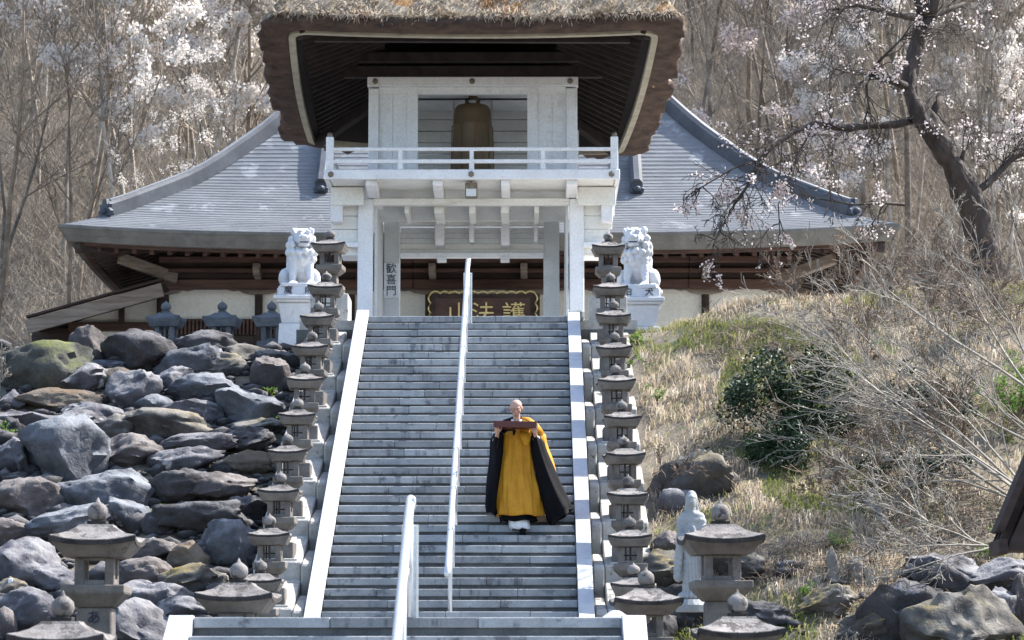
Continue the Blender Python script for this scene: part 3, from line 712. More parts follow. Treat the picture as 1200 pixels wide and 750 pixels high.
# timber frame carrying the roof, dark, around and above the bell storey
for x in (x0+.12, x1-.12):
    for y in (Y2+.3, 13.3): MB().box(x-.1, x+.1, y-.1, y+.1, zt-.12, FL.z+.95).build('roof_post', M['rafter'], roof)
MB().box(x0-.5, x1+.5, Y2-.05, Y2+.12, zt+.003, zt+.22).build('tie_beam', M['rafter'], roof)
MB().box(x0-.2, x1+.2, Y2-.35, Y2-.15, zt+.25, zt+.42).build('tie_beam', M['rafter'], roof)
# brown braced struts between the rear eave and the storey
for s_, xa, xb in ((-1, 385, 428), (1, 730, 682)):
    yq = 14.4
    MB().beam(U(xa, 174, yq), U(xb-(s_*8), 138, yq), .1, .12).build('strut', M['brown_pale'], roof)
    MB().box(*sorted((PX(xb-s_*2-2.2, yq), PX(xb-s_*2+2.2, yq))), yq-.06, yq+.06, PZ(176, yq), PZ(136, yq)).build('strut', M['brown_pale'], roof)
    MB().box(*sorted((PX(xb+s_*18-1.5, yq), PX(xb+s_*18+1.5, yq))), yq-.05, yq+.05, PZ(176, yq), PZ(155, yq)).build('strut', M['brown_pale'], roof)
    for k in range(4):
        za, zb_ = PZ(176-9*k, yq), PZ(176-9*(k+1), yq)
        MB().box(*sorted((PX(xb-s_*3, yq+.1), PX(xa-s_*-(9*k+6) if s_ < 0 else xa-(9*k+6), yq+.1))), yq+.1, yq+.14, za+.01, zb_).build('rear_board', M['brown'], roof)

# ------------------------------------------------------------------ main hall behind the gate
YE = 16.6
hall = empty('temple_hall', (-.15, 22, -.05), 'long temple hall with a curved grey hipped roof and cream walls behind the gate', 'temple hall')
EL, ER = U(68, 268, YE), U(1056, 270, YE)
xc_, hw = (EL.x+ER.x)/2, (ER.x-EL.x)/2
zE = U(500, 275, YE).z; DEP = 2*hw*.92
def prof(t):
    P = [(0, 0), (.94, .42), (2.6, 1.52), (4.1, 2.95), (5.5, 4.6), (6.8, 6.4), (8, 8.2)]
    for (a, b), (c, d) in zip(P, P[1:]):
        if t <= c: return b+(d-b)*(t-a)/(c-a)
    return P[-1][1]
pk = np.linspace(0, 7.6, 60); pz = np.array([prof(t) for t in pk])
for _ in range(6): pz[1:-1] = (pz[:-2]+pz[1:-1]*2+pz[2:])/4
def zprof(t): return float(np.interp(t, pk, pz))
def lift(u, t): return .20*abs(u)**3.2*max(0, 1-t/3.0)
def slope_mesh(front):
    V = []; F = []; nc, nx = 64, 56
    for c in range(nc):
        ta, tb = 7.4*c/nc, 7.4*(c+1)/nc
        for t, dz in ((ta, .019), (ta+.006, .020), (tb, .0)):
            for i in range(nx+1):
                u = -1+2*i/nx
                if front == 0: x, y = xc_+u*(hw-t), YE+t
                elif front == 2: x, y = xc_-u*(hw-t), YE+DEP-t
                else:
                    sg_ = front; hd = DEP/2; x, y = xc_+sg_*(hw-t), YE+hd+u*(hd-t)*sg_
                V.append((x, y, zE+zprof(t)+lift(u, t)+dz+.0012*math.sin(i*5.1+c*2.3)))
    w_ = nx+1
    for c in range(nc):
        b = c*3*w_
        for i in range(nx):
            F.append((b+i, b+i+1, b+w_+i+1, b+w_+i)); F.append((b+w_+i, b+w_+i+1, b+2*w_+i+1, b+2*w_+i))
            if c < nc-1: F.append((b+2*w_+i, b+2*w_+i+1, b+3*w_+i+1, b+3*w_+i))
    return V, F
for fr_ in (0, 1, -1, 2):
    V, F = slope_mesh(fr_); me = np_mesh('roof_slope', np.array(V)-np.array(ORG[hall.name]), F); link('roof_slope', me, hall, M['copper'])
# thick layered eave: upright face leaning inwards, on all sides
def eave(t_in, dz):
    P = []
    for sgn, ax in ((0, 0), (1, 1), (2, 0), (3, 1)):
        for i in range(24):
            u = -1+2*i/24
            h_, d_ = hw-t_in, DEP/2-t_in
            if sgn == 0: x, y = xc_+u*h_, YE+t_in
            elif sgn == 1: x, y = xc_+h_, YE+DEP/2+u*d_
            elif sgn == 2: x, y = xc_-u*h_, YE+DEP-t_in
            else: x, y = xc_-h_, YE+DEP/2-u*d_
            P.append((x, y, zE+lift(u, 0)+dz))
    return P
MB().quad_strip([eave(0, .035), eave(0, -.03), eave(.03, -.035), eave(.10, -.16), eave(.11, -.165), eave(.20, -.29), eave(.34, -.30), eave(.34, -.2)], cap=False).build('layered_eave', M['fascia'], hall)
MB().quad_strip([eave(.36, -.27), eave(.36, -.36), eave(.5, -.36), eave(.52, -.2)], cap=False).build('eave_board', M['brown'], hall)
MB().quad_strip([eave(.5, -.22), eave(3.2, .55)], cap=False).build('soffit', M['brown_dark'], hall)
YW = 19.6
# rafters along the front and the left side
nR = 46
for k in range(nR):
    u = -.955+1.91*k/(nR-1); x = xc_+u*hw; zl = lift(u, 0)
    MB().beam((x, YE+.60, zE-.36+zl), (x, YW+.2, zE+.30), .09, .12).build('rafter', M['brown'], hall)
for k in range(16):
    y = YE+.9+k*.42
    for sgn in (-1, 1):
        MB().beam((xc_+sgn*(hw-.6), y, zE-.33), (xc_+sgn*(hw-3.0), y, zE+.30), .09, .12).build('rafter', M['brown_dark'], hall)
# layered beams of the front: (y_top_px, y_bottom_px, plane, material)
xa, xb = PX(192, YW), PX(928, YW)
for i, (ya, yb, Y, m_) in enumerate(((300, 307, YW-.9, 'brown'), (308, 316, YW-.6, 'brown_dark'), (314, 318.5, YW-.75, 'brown'), (319.5, 327, YW-.35, 'brown_dark'), (327, 338, YW-.45, 'brown'))):
    zA, zB = PZ(ya, Y), PZ(yb, Y)
    js = [xa, -4.2, -1.6, 1.9, 4.4, xb]
    for a, b in zip(js, js[1:]): MB().box(a+.004, b-.004, Y, Y+.2, zB, zA).build('front_beam', M[m_], hall, .012)
MB().box(xa, xb, YW-.2, YW-.05, PZ(320, YW), PZ(288, YW)).build('frieze_board', M['brown_dark'], hall)
# plaster wall between posts
zw1, zw0 = PZ(332, YW), -.35
pst = [192, 304, 412, 503, 628, 722, 826, 925]
xs_ = [PX(p, YW) for p in pst]
for a, b in zip(xs_, xs_[1:]):
    MB().box(a, b, YW+.03, YW+.10, zw0, zw1).build('wall_panel', M['plaster'], hall)
for i, (p, x) in enumerate(zip(pst, xs_)):
    r_ = .135 if i in (0, 7) else .085
    MB().lathe((x, YW-.06, 0), [(r_, zw0), (r_, PZ(318, YW))], 14).build('post', M['brown_dark'], hall, smooth=False)
# pendant carved nosings under the beams (bracket arms seen end-on, and curved corbels at each post)
for px in (208, 302, 488, 507, 655, 614, 716, 826, 905):
    x = PX(px, YW-.6); z = PZ(318, YW-.6)
    if px in (302, 507, 614, 826): MB().prismx([(YW-1.0, z+.14), (YW-1.02, z+.02), (YW-.93, z-.12), (YW-.45, z-.16), (YW-.45, z+.16)], x-.075, x+.075).build('beam_nosing', M['brown_pale'], hall, .02)
for i, x in enumerate(xs_):
    for sg_ in (-1, 1):
        if (i == 0 and sg_ < 0) or (i == 7 and sg_ > 0): continue
        z = PZ(336, YW-.2); pts = [(x, z+.02), (x+sg_*.72, z+.02), (x+sg_*.70, z-.05), (x+sg_*.55, z-.09), (x+sg_*.44, z-.07), (x+sg_*.33, z-.13), (x+sg_*.14, z-.16), (x, z-.16)]
        MB().prism(pts if sg_ > 0 else pts[::-1], YW-.2, YW-.1).build('corbel', M['brown_pale'], hall, .008)
# lattice wainscot at the left, of upright slats
za, zb_ = PZ(374, YW-.1), PZ(392, YW-.1)
MB().box(PX(204, YW-.1), PX(345, YW-.1), YW-.12, YW-.02, za-.04, za+.01).build('wainscot_rail', M['brown_dark'], hall)
sl = MB().box(-.022, .022, -.03, .03, 0, za-zb_).mesh('slat')
sl.materials.append(M['brown'])
x = PX(205, YW-.1); n_ = 0
while x < PX(344, YW-.1):
    o = bpy.data.objects.new('slat', sl); COL.objects.link(o); o.parent = hall; o.location = Vector((x, YW-.1, zb_))-ORG[hall.name]; x += .085
MB().box(PX(204, YW), PX(345, YW), YW-.04, YW+.02, zw0, za-.02).build('wainscot_back', M['brown_dark'], hall)
# left wing: lower wall under a sloping covered stair
xq = PX(88, YW+.3)
MB().prism([(xq, zw0), (PX(195, YW+.3), zw0), (PX(195, YW+.3), PZ(340, YW+.3)), (xq, PZ(378, YW+.3))], YW+.33, YW+.42).build('wing_wall', M['plaster'], hall)
MB().box(xq-.1, PX(192, YW+.1), YW+.12, YW+.30, PZ(387, YW+.1), PZ(377, YW+.1)).build('sill_beam', M['brown'], hall, .01)
MB().box(PX(140, YW+.1), PX(146, YW+.1), YW+.1, YW+.25, PZ(377, YW+.1)+.002, PZ(356, YW+.1)).build('wing_post', M['brown_dark'], hall)
MB().box(PX(40, YW+.6), PX(92, YW+.6), YW+.5, YW+2, zw0, PZ(385, YW+.6)).build('wing_box', M['brown_dark'], hall)
wa, wb = U(34, 377, YW-1.0), U(193, 333, YW-1.0)
for k in range(5):      # planks of the sloping wing roof
    d = Vector((0, .62*k, .0)); MB().beam(wa+d+Vector((0, 0, -.03)), wb+d+Vector((0, 0, -.03)), .60, .06).build('wing_roof_board', M['brown_dark'], hall, .008)
MB().beam(wa+Vector((0, -.34, -.16)), wb+Vector((0, -.34, -.16)), .06, .30).build('barge_board', M['brown_pale'], hall, .01)
MB().beam(wa+Vector((0, -.30, .06)), wb+Vector((0, -.30, .06)), .22, .05).build('barge_board', M['brown_dark'], hall, .008)
# slanting corner brace and corner rafter at both ends
for s_, p0, p1 in ((-1, (140, 302), (206, 326)), (1, (978, 303), (912, 327))):
    a = U(p0[0], p0[1], YW-1.6); b = U(p1[0], p1[1], YW-.5)
    MB().beam(a, b, .16, .24).build('corner_brace', M['brown_pale'], hall, .02)
    c = EL if s_ < 0 else ER
    MB().beam((c.x-s_*.35, YE+.35, zE-.2), (c.x-s_*3.2, YE+3.2, zE+.25), .2, .26).build('corner_rafter', M['brown_dark'], hall, .02)
# hip ridges, descending ridges and their end ornaments
def ridge_line(pts, wd, ht, m1, name):
    MBq = MB(); ring_ = []
    pts = [Vector(p) for p in pts]
    for i, p in enumerate(pts):
        t = (pts[min(i+1, len(pts)-1)]-pts[max(i-1, 0)]).normalized(); a = t.cross(Vector((0, 0, 1))).normalized()*wd/2; up = a.cross(t).normalized(); up = up if up.z > 0 else -up
        ring_.append([p-a-up*.05, p-a*1.0+up*ht*.75, p-a*.45+up*ht, p+a*.45+up*ht, p+a*1.0+up*ht*.75, p+a-up*.05])
    return MBq.quad_strip(ring_).build(name, m1, hall)
def ornament(p, d, s_=1.0):
    d = Vector(d).normalized(); a = Vector((-d.y, d.x, 0)); m_ = MB()
    prof_ = [(-.20, -.08), (-.24, .06), (-.16, .10), (-.20, .22), (-.10, .20), (-.06, .34), (.06, .34), (.10, .20), (.20, .22), (.16, .10), (.24, .06), (.20, -.08)]
    m_.quad_strip([[p+a*u*s_+Vector((0, 0, v*s_))+d*w_ for u, v in prof_] for w_ in (.0, .12*s_)])
    m_.build('ridge_end_tile', M['ridge_dark'], hall, .015)
    MB().lathe((p.x+d.x*.1, p.y+d.y*.1-.02, p.z+.02), [(.02, -.06), (.08, -.04), (.09, .04), (.02, .08)], 10).build('ridge_end_tile', M['ridge_dark'], hall, smooth=True)
for s_ in (-1, 1):
    for bk in (0, 1):
        pts = []
        for t in np.linspace(.95, 7.3, 22):
            y = YE+t if not bk else YE+DEP-t
            pts.append((xc_+s_*(hw-t), y, zE+zprof(t)+lift(1, t)))
        ridge_line(pts, .26, .28, M['ridge'], 'hip_ridge')
        if not bk: ridge_line([(p[0]+s_*.02, p[1], p[2]+.285) for p in pts], .16, .05, M['copper'], 'hip_ridge_cap')
        if not bk: ornament(Vector(pts[0])+Vector((s_*.04, -.04, .02)), (s_, -1, 0), .9)
for px in (376.5, 746):
    best = min(np.linspace(.5, 4, 120), key=lambda t: abs(U(px, 226, YE+t).z-(zE+zprof(t))))
    x = U(px, 226, YE+best).x
    ridge_line([(x, YE+t, zE+zprof(t)) for t in np.linspace(best, 7.0, 16)], .26, .34, M['ridge'], 'descending_ridge')
    ornament(Vector((x, YE+best-.05, zE+zprof(best)+.04)), (0, -1, 0), .72)
ridge_line([(xc_-(hw-7.2), YE+7.4, zE+zprof(7.3)), (xc_+(hw-7.2), YE+7.4, zE+zprof(7.3))], .6, .8, M['ridge'], 'main_ridge')
MB().box(xc_-(hw-7.35), xc_+(hw-7.35), YE+7.3, YE+DEP-7.3, zE+5.5, zE+zprof(7.4)).build('roof_core', M['ridge_dark'], hall)
# rear and side walls so that it is a building from the side too
MB().box(xs_[0]-.02, xs_[-1]+.02, YW+.45, YE+DEP-3.2, -.3, zE+.2).build('hall_body', M['plaster'], hall)

# the large carved name plaque inside
yp = YW-1.15
pq = empty('name_plaque', (PX(565, yp), yp, PZ(400, yp)), 'dark wooden plaque with a wavy gold frame and large gold characters', 'plaque')
a, b, zt_, zb_ = PX(505, yp), PX(627, yp), PZ(344, yp), PZ(402, yp)
MB().box(a+.09, b-.09, yp, yp+.05, zb_+.09, zt_-.09).build('board', M['plaque'], pq)
MB().quad_strip([[(a, yp-.03, zb_), (b, yp-.03, zb_), (b, yp-.03, zt_), (a, yp-.03, zt_)], [(a+.17, yp+.02, zb_+.17), (b-.17, yp+.02, zb_+.17), (b-.17, yp+.02, zt_-.17), (a+.17, yp+.02, zt_-.17)]], cap=False).build('inner_frame', M['brown_dark'], pq)
def scallop(p, q, n_, out):
    p = Vector(p); q = Vector(q); m_ = MB(); pts = []
    for i in range(n_*6+1):
        t = i/(n_*6); pts.append(p.lerp(q, t)+Vector(out)*abs(math.sin(t*n_*PI))*.05)
    m_.tube(pts, .02, 6); return m_
for p, q, n_, o_ in (((a, yp-.03, zt_), (b, yp-.03, zt_), 11, (0, 0, 1)), ((a, yp-.03, zb_), (b, yp-.03, zb_), 11, (0, 0, -1)), ((a, yp-.03, zb_), (a, yp-.03, zt_), 5, (-1, 0, 0)), ((b, yp-.03, zb_), (b, yp-.03, zt_), 5, (1, 0, 0))):
    scallop(p, q, n_, o_).build('gold_frame', M['gold'], pq, smooth=True)
for ch, px in (('山', 538), ('法', 566), ('護', 602)):
    t_ = text('gold_character', ch, .50, (PX(px, yp-.02), yp-.02, PZ(369, yp)), M['gold'], pq, depth=.02, sx=1.05)
MB().box(a-.06, a+.0, yp+.06, yp+.2, -.1, zt_+.02).build('hanger_post', M['brown_dark'], pq)
MB().box(b, b+.06, yp+.06, yp+.2, -.1, zt_+.02).build('hanger_post', M['brown_dark'], pq)

# ------------------------------------------------------------------ boulders
def boulder_mesh(w_, h_, d_, seed, sub=4, rough=.10, tilt=0, flat=9):
    r_ = random.Random(seed); bm = bmesh.new(); bmesh.ops.create_icosphere(bm, subdivisions=sub, radius=1)
    pl_ = []
    for _ in range(flat):
        n_ = Vector((r_.gauss(0, 1), r_.gauss(0, 1), r_.gauss(0, 1))).normalized(); pl_.append((n_, r_.uniform(.50, .84)))
    P = []
    o_ = Vector((seed*3.7, seed*1.3, 0))
    rt = Matrix.Rotation(R(tilt), 3, 'Y')
    for v in bm.verts:
        p = v.co.copy()
        for n_, d0 in pl_:
            q = p.dot(n_)
            if q > d0: p -= n_*(q-d0)*.96
        p *= 1 + fbm(p*1.4+o_, 3)*.10
        p += p.normalized()*(fbm(p*4.2+o_, 5)*rough*.9 - abs(noise.noise(p*2.2+o_))*rough*1.3 - abs(noise.noise(p*6.5+o_))*rough*.6)
        P.append(rt @ Vector((p.x*w_, p.y*d_, p.z*h_)))
    xs2 = [p.x for p in P]; zs2 = [p.z for p in P]
    kx = w_*2/(max(xs2)-min(xs2)); kz = h_*2/(max(zs2)-min(zs2)); mx = (max(xs2)+min(xs2))/2; mz = (max(zs2)+min(zs2))/2
    for v, p in zip(bm.verts, P): v.co = ((p.x-mx)*kx, p.y, (p.z-mz)*kz)
    for f in bm.faces: f.smooth = True
    me = bpy.data.meshes.new('boulder'); bm.to_mesh(me); bm.free(); me.set_sharp_from_angle(angle=R(55)); return me
def boulder(cx_, cy_, w_, h_, m_, label, tilt=0, fwd=.12, rough=.10, cat='boulder', group='boulders piled on the slope left of the stairs', lift_=0.0, Y=None, flat=6):
    p = march(cx_, cy_+h_*.18, lift_) if Y is None else U(cx_, cy_, Y)
    s_ = FPX/((p-CAM).length)
    ww, hh = w_/s_/2*1.12, h_/s_/2*1.16; dd = max(.16, min(.75*ww+.25*hh, 1.1*hh+.12))
    seed = int(cx_*13+cy_*7)
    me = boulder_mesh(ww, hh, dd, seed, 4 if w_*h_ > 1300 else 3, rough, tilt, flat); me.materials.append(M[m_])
    pp = U(cx_, cy_, p.y-fwd*dd-.02)
    o = bpy.data.objects.new('boulder', me); COL.objects.link(o); o.location = pp
    return tag(o, label, cat, group)
BL_ = [
 (58, 437, 108, 64, 'rock_green', 'long dark boulder topped with bright green moss at the far left of the crest', 0),
 (104, 410, 46, 50, 'rock_brown', 'upright brown boulder standing on the crest before the white hall wall', 0),
 (163, 416, 84, 52, 'rock_dark', 'black boulder spotted with white lichen on the crest', 0),
 (236, 408, 84, 38, 'rock_dark', 'low lumpy black boulder on the crest below the two bluish lanterns', 0),
 (283, 401, 48, 30, 'rock_blue', 'smooth blue-grey boulder with a bright right end on the crest', -8),
 (346, 389, 62, 22, 'rock_dark', 'dark flat boulder directly below the left lion pedestal', 0),
 (325, 404, 76, 24, 'rock', 'flat grey boulder under the dark one, left of the lantern row', 0),
 (88, 445, 76, 38, 'rock', 'grey wedge boulder with a sunlit right face below the upright brown one', -10),
 (125, 431, 46, 16, 'rock_blue', 'thin blue-grey slab lying under the lichen-spotted boulder', 8),
 (70, 470, 94, 28, 'rock_rust', 'long rock covered by rust-coloured moss at the upper left', 0),
 (143, 446, 40, 28, 'rock_rust', 'small rock with rusty moss beside the smooth purple-grey dome', 0),
 (157, 460, 64, 48, 'rock', 'smooth purple-grey domed boulder in the upper middle of the pile', -6),
 (180, 474, 44, 22, 'rock_blue', 'small pale-topped wedge in front of the smooth purple-grey dome', 6),
 (222, 424, 78, 36, 'rock_blue', 'pale blue-grey slanting slab below the crest', -16),
 (258, 429, 66, 30, 'rock_moss', 'rounded grey boulder with ochre moss on both shoulders', 0),
 (284, 416, 54, 22, 'rock_moss', 'flat dark rock capped with ochre moss right under the crest', 0),
 (205, 448, 46, 34, 'rock', 'angular grey block leaning between the slanting slab and the rugged one', -20),
 (238, 459, 80, 40, 'rock_blue', 'rugged pitted blue-grey boulder in the middle of the upper pile', 0),
 (326, 426, 56, 34, 'rock_dark', 'dark boulder with a pale rim next to the upper left lanterns', 12),
 (317, 444, 44, 50, 'rock_brown', 'upright brown-grey boulder lit on its right side near the lantern row', 0),
 (294, 480, 78, 52, 'rock_blue', 'broad blue-grey boulder sloping down to the left lantern row', 12),
 (223, 486, 72, 32, 'rock', 'smooth grey-violet whaleback below the rugged pitted boulder', 0),
 (198, 500, 98, 40, 'rock_moss', 'wide boulder with ochre patches at the centre of the pile', 4),
 (112, 484, 74, 24, 'rock', 'flat grey rock with grass tips above the huge blue-grey boulder', 10),
 (97, 494, 56, 26, 'rock', 'pale crumpled rock right behind the huge blue-grey boulder', 0),
 (12, 472, 34, 28, 'rock', 'rounded grey rock at the left picture edge beside the rusty moss', 0),
 (30, 490, 66, 16, 'rock', 'thin grey slab at the left above the huge blue-grey boulder', 0),
 (136, 503, 46, 32, 'rock_moss', 'small rock with a yellow mossy top right of the huge blue-grey boulder', 0),
 (75, 532, 98, 84, 'rock_blue', 'huge blue-grey boulder with a rough sunlit face at the left', 0),
 (16, 502, 32, 24, 'rock_dark', 'dark small rock at the left edge above the grass tuft', 0),
 (15, 538, 38, 46, 'rock', 'grey rock filling the left edge beside the huge boulder', 0),
 (153, 530, 80, 40, 'rock_brown', 'brown-violet oval boulder right of the huge blue-grey one', 8),
 (219, 524, 108, 30, 'rock', 'long narrow boulder tilting up to the right, above its twin', -9),
 (214, 542, 90, 34, 'rock', 'long smooth boulder with a dark front, second of two tilted parallel ones', -8),
 (206, 572, 72, 42, 'rock_dark', 'dark brown boulder in the shade below the two tilted parallel ones', -6),
 (256, 573, 82, 36, 'rock_brown', 'knobbly pale brown boulder left of the seventh left lantern', -10),
 (293, 518, 56, 32, 'rock_dark', 'dark smooth rock close to the fifth left lantern', -14),
 (292, 544, 52, 28, 'rock_rust', 'rubbly round rock with rusty moss near the sixth left lantern', 0),
 (306, 501, 64, 24, 'rock_moss', 'low mossy rock with a green sprig by the left lanterns', -8),
 (35, 588, 78, 50, 'rock_brown', 'big pale brown boulder with a dark underside at the left edge', 4),
 (122, 578, 108, 52, 'rock_blue', 'wide blue-grey arch-shaped boulder behind the large left lantern', 4),
 (150, 604, 54, 40, 'rock_blue', 'pale boulder just right of the large left lantern finial', 20),
 (74, 614, 98, 42, 'rock_blue', 'long dim boulder left of the large left lantern roof', -12),
 (12, 628, 46, 36, 'rock_brown', 'brownish rock with lichen at the left edge, mid height', 0),
 (33, 664, 74, 62, 'rock', 'big round dark-faced boulder left of the large left lantern', -6),
 (238, 609, 116, 40, 'rock_dark', 'long dark rough boulder left of the eighth left lantern', 0),
 (290, 604, 46, 40, 'rock_dark', 'dark pitted rock touching the eighth left lantern', 0),
 (187, 616, 40, 30, 'rock', 'small craggy rock with a green weed on its left', 0),
 (172, 646, 74, 28, 'rock_brown', 'flat brown ledge right of the large left lantern', 0),
 (171, 674, 66, 38, 'rock_brown', 'smooth red-brown domed boulder right of the large left lantern', 0),
 (222, 656, 50, 40, 'rock_rust', 'rough square brown block in the lower pile', 0),
 (268, 642, 62, 58, 'rock_blue', 'tall blue-grey boulder beside the ninth left lantern', 0),
 (226, 684, 76, 42, 'rock_moss', 'dark boulder with an ochre ridge above the wide-roofed left lantern', -14),
 (186, 702, 82, 40, 'rock', 'dim grey boulder below the red-brown dome', 8),
 (213, 718, 76, 34, 'rock', 'flat-topped dark block left of the wide-roofed lantern', 0),
 (172, 736, 94, 62, 'rock', 'large pale smooth boulder at the bottom, right of the large left lantern', 22),
 (64, 678, 48, 30, 'rock', 'small cracked rock touching the pillar of the large left lantern', 0),
 (36, 716, 78, 50, 'rock', 'pale flat boulder at the lower left behind the corner lantern', 4),
 (10, 694, 44, 32, 'rock_moss', 'rock with ochre moss at the left edge beside the white stake', 0),
 (6, 736, 28, 44, 'rock_brown', 'brown rock in the bottom left corner', 0),
 (262, 700, 40, 30, 'rock_dark', 'dark rock peeping out behind the wide-roofed left lantern', 0),
]
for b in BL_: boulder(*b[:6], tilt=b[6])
GR = 'boulders on the bank right of the stairs'
for b in [
 (812, 560, 96, 60, 'rock_moss', 'craggy dark boulder with ochre moss on the bank above the robed statue', -18),
 (786, 640, 44, 32, 'rock_brown', 'brown rock left of the robed statue', 0),
 (782, 668, 84, 44, 'rock_moss', 'mossy brown rock behind the robed statue', -6),
 (866, 668, 60, 40, 'rock_moss', 'mossy rock right of the large right lantern', 6),
 (893, 722, 84, 34, 'rock_dark', 'dark blue-grey rocks low at the bottom right of the large lantern', 6),
 (972, 706, 66, 38, 'rock_moss', 'rock capped with orange moss before the rotten stump', -8),
 (1048, 728, 118, 86, 'rock_dark', 'big craggy black boulder at the bottom right', -6),
 (1128, 734, 132, 84, 'rock_moss', 'big dark block with a flat cap of ochre moss at the bottom right', 0),
 (1112, 674, 92, 46, 'rock', 'long flat grey boulder under the bare shrub at the right', 4),
 (1176, 676, 84, 40, 'rock', 'smooth grey boulder running out of the picture at the right edge', -14),
 (1196, 716, 26, 76, 'rock_brown', 'red-brown rock cut by the right picture edge', 0),
 (752, 732, 74, 54, 'rock_dark', 'crumpled dark rock at the right end of the landing', 0),
 (1004, 738, 70, 34, 'rock_moss', 'orange-mossed rock in front of the big craggy black one', -16),
 (770, 380, 56, 26, 'rock_brown', 'brown rock at the foot of the right lion pedestal', 4),
 (1168, 722, 50, 60, 'rock', 'grey block between the moss-capped block and the right edge', 0),
 (806, 716, 70, 60, 'rock_dark', 'dark rock on which the robed statue stands', 0),
 (790, 590, 40, 30, 'rock', 'small grey stone beside the craggy mossy boulder', 0),
]:
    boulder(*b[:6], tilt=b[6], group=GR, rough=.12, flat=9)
# rubble and small stones lying between the boulders, uncountable
V = []; F = []
ico = bmesh.new(); bmesh.ops.create_icosphere(ico, subdivisions=1, radius=1); iv = np.array([v.co[:] for v in ico.verts]); ifc = np.array([[v.index for v in f.verts] for f in ico.faces]); ico.free()
nv = 0
for i in range(5200):
    if i < 4900: x, y = -random.uniform(2.5, 9.5), random.uniform(-13, .8)
    else: x, y = random.uniform(2.5, 8.5), random.uniform(-14, -8)
    r_ = random.uniform(.02, .10)*(2.2 if random.random() < .12 else 1)
    z = Gside(x, y)
    q = iv*np.array([r_*random.uniform(.8, 1.5), r_*random.uniform(.8, 1.3), r_*random.uniform(.5, .9)])*rng.uniform(.75, 1.2, (len(iv), 1))+np.array([x, y, z+r_*.2])
    V.append(q); F.append(ifc+nv); nv += len(iv)
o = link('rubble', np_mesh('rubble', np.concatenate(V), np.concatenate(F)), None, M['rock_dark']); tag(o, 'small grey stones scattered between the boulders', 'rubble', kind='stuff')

# ------------------------------------------------------------------ sculpted figures: union of blobs fused by voxel remesh
class Blob:
    def __init__(s): s.bm = bmesh.new()
    def ell(s, c, r, rot=(0, 0, 0), sub=3):
        m_ = Matrix.Translation(c) @ Euler([R(a) for a in rot]).to_matrix().to_4x4() @ Matrix.Diagonal((*(r if isinstance(r, tuple) else (r, r, r)), 1))
        bmesh.ops.create_icosphere(s.bm, subdivisions=sub, radius=1, matrix=m_); return s
    def cap(s, p, q, r0, r1, n=7):
        p = Vector(p); q = Vector(q)
        for i in range(n):
            t = i/(n-1); s.ell(p.lerp(q, t), r0+(r1-r0)*t, sub=2)
        return s
    def box(s, c, d, rot=(0, 0, 0)):
        m_ = Matrix.Translation(c) @ Euler([R(a) for a in rot]).to_matrix().to_4x4() @ Matrix.Diagonal((*d, 1)); bmesh.ops.create_cube(s.bm, size=2, matrix=m_); return s
    def cone(s, c, r0, r1, h, rot=(0, 0, 0)):
        m_ = Matrix.Translation(c) @ Euler([R(a) for a in rot]).to_matrix().to_4x4(); bmesh.ops.create_cone(s.bm, cap_ends=True, segments=20, radius1=r0, radius2=r1, depth=h, matrix=m_); return s
    def build(s, name, m_, parent, vox=.02, smooth=6, disp=0, dsc=8, off=Vector((0, 0, 0))):
        me = bpy.data.meshes.new(name); s.bm.to_mesh(me); s.bm.free()
        o = bpy.data.objects.new(name, me); COL.objects.link(o)
        r_ = o.modifiers.new('r', 'REMESH'); r_.mode = 'VOXEL'; r_.voxel_size = vox; r_.use_smooth_shade = True
        if smooth: q = o.modifiers.new('s', 'SMOOTH'); q.iterations = smooth; q.factor = .5
        bpy.context.view_layer.update()
        m2 = bpy.data.meshes.new_from_object(o.evaluated_get(bpy.context.evaluated_depsgraph_get()))
        bpy.data.objects.remove(o); m2.name = name
        if disp:
            co = np.empty(len(m2.vertices)*3, dtype=np.float32); m2.vertices.foreach_get('co', co); co = co.reshape(-1, 3)
            no = np.empty(len(m2.vertices)*3, dtype=np.float32); m2.vertices.foreach_get('normal', no); no = no.reshape(-1, 3)
            dv = np.array([disp(Vector(c)) if callable(disp) else fbm(Vector(c)*dsc, 3)*disp for c in co]); m2.vertices.foreach_set('co', (co+no*dv[:, None]).ravel()); m2.update()
        return link(name, m2, parent, m_)

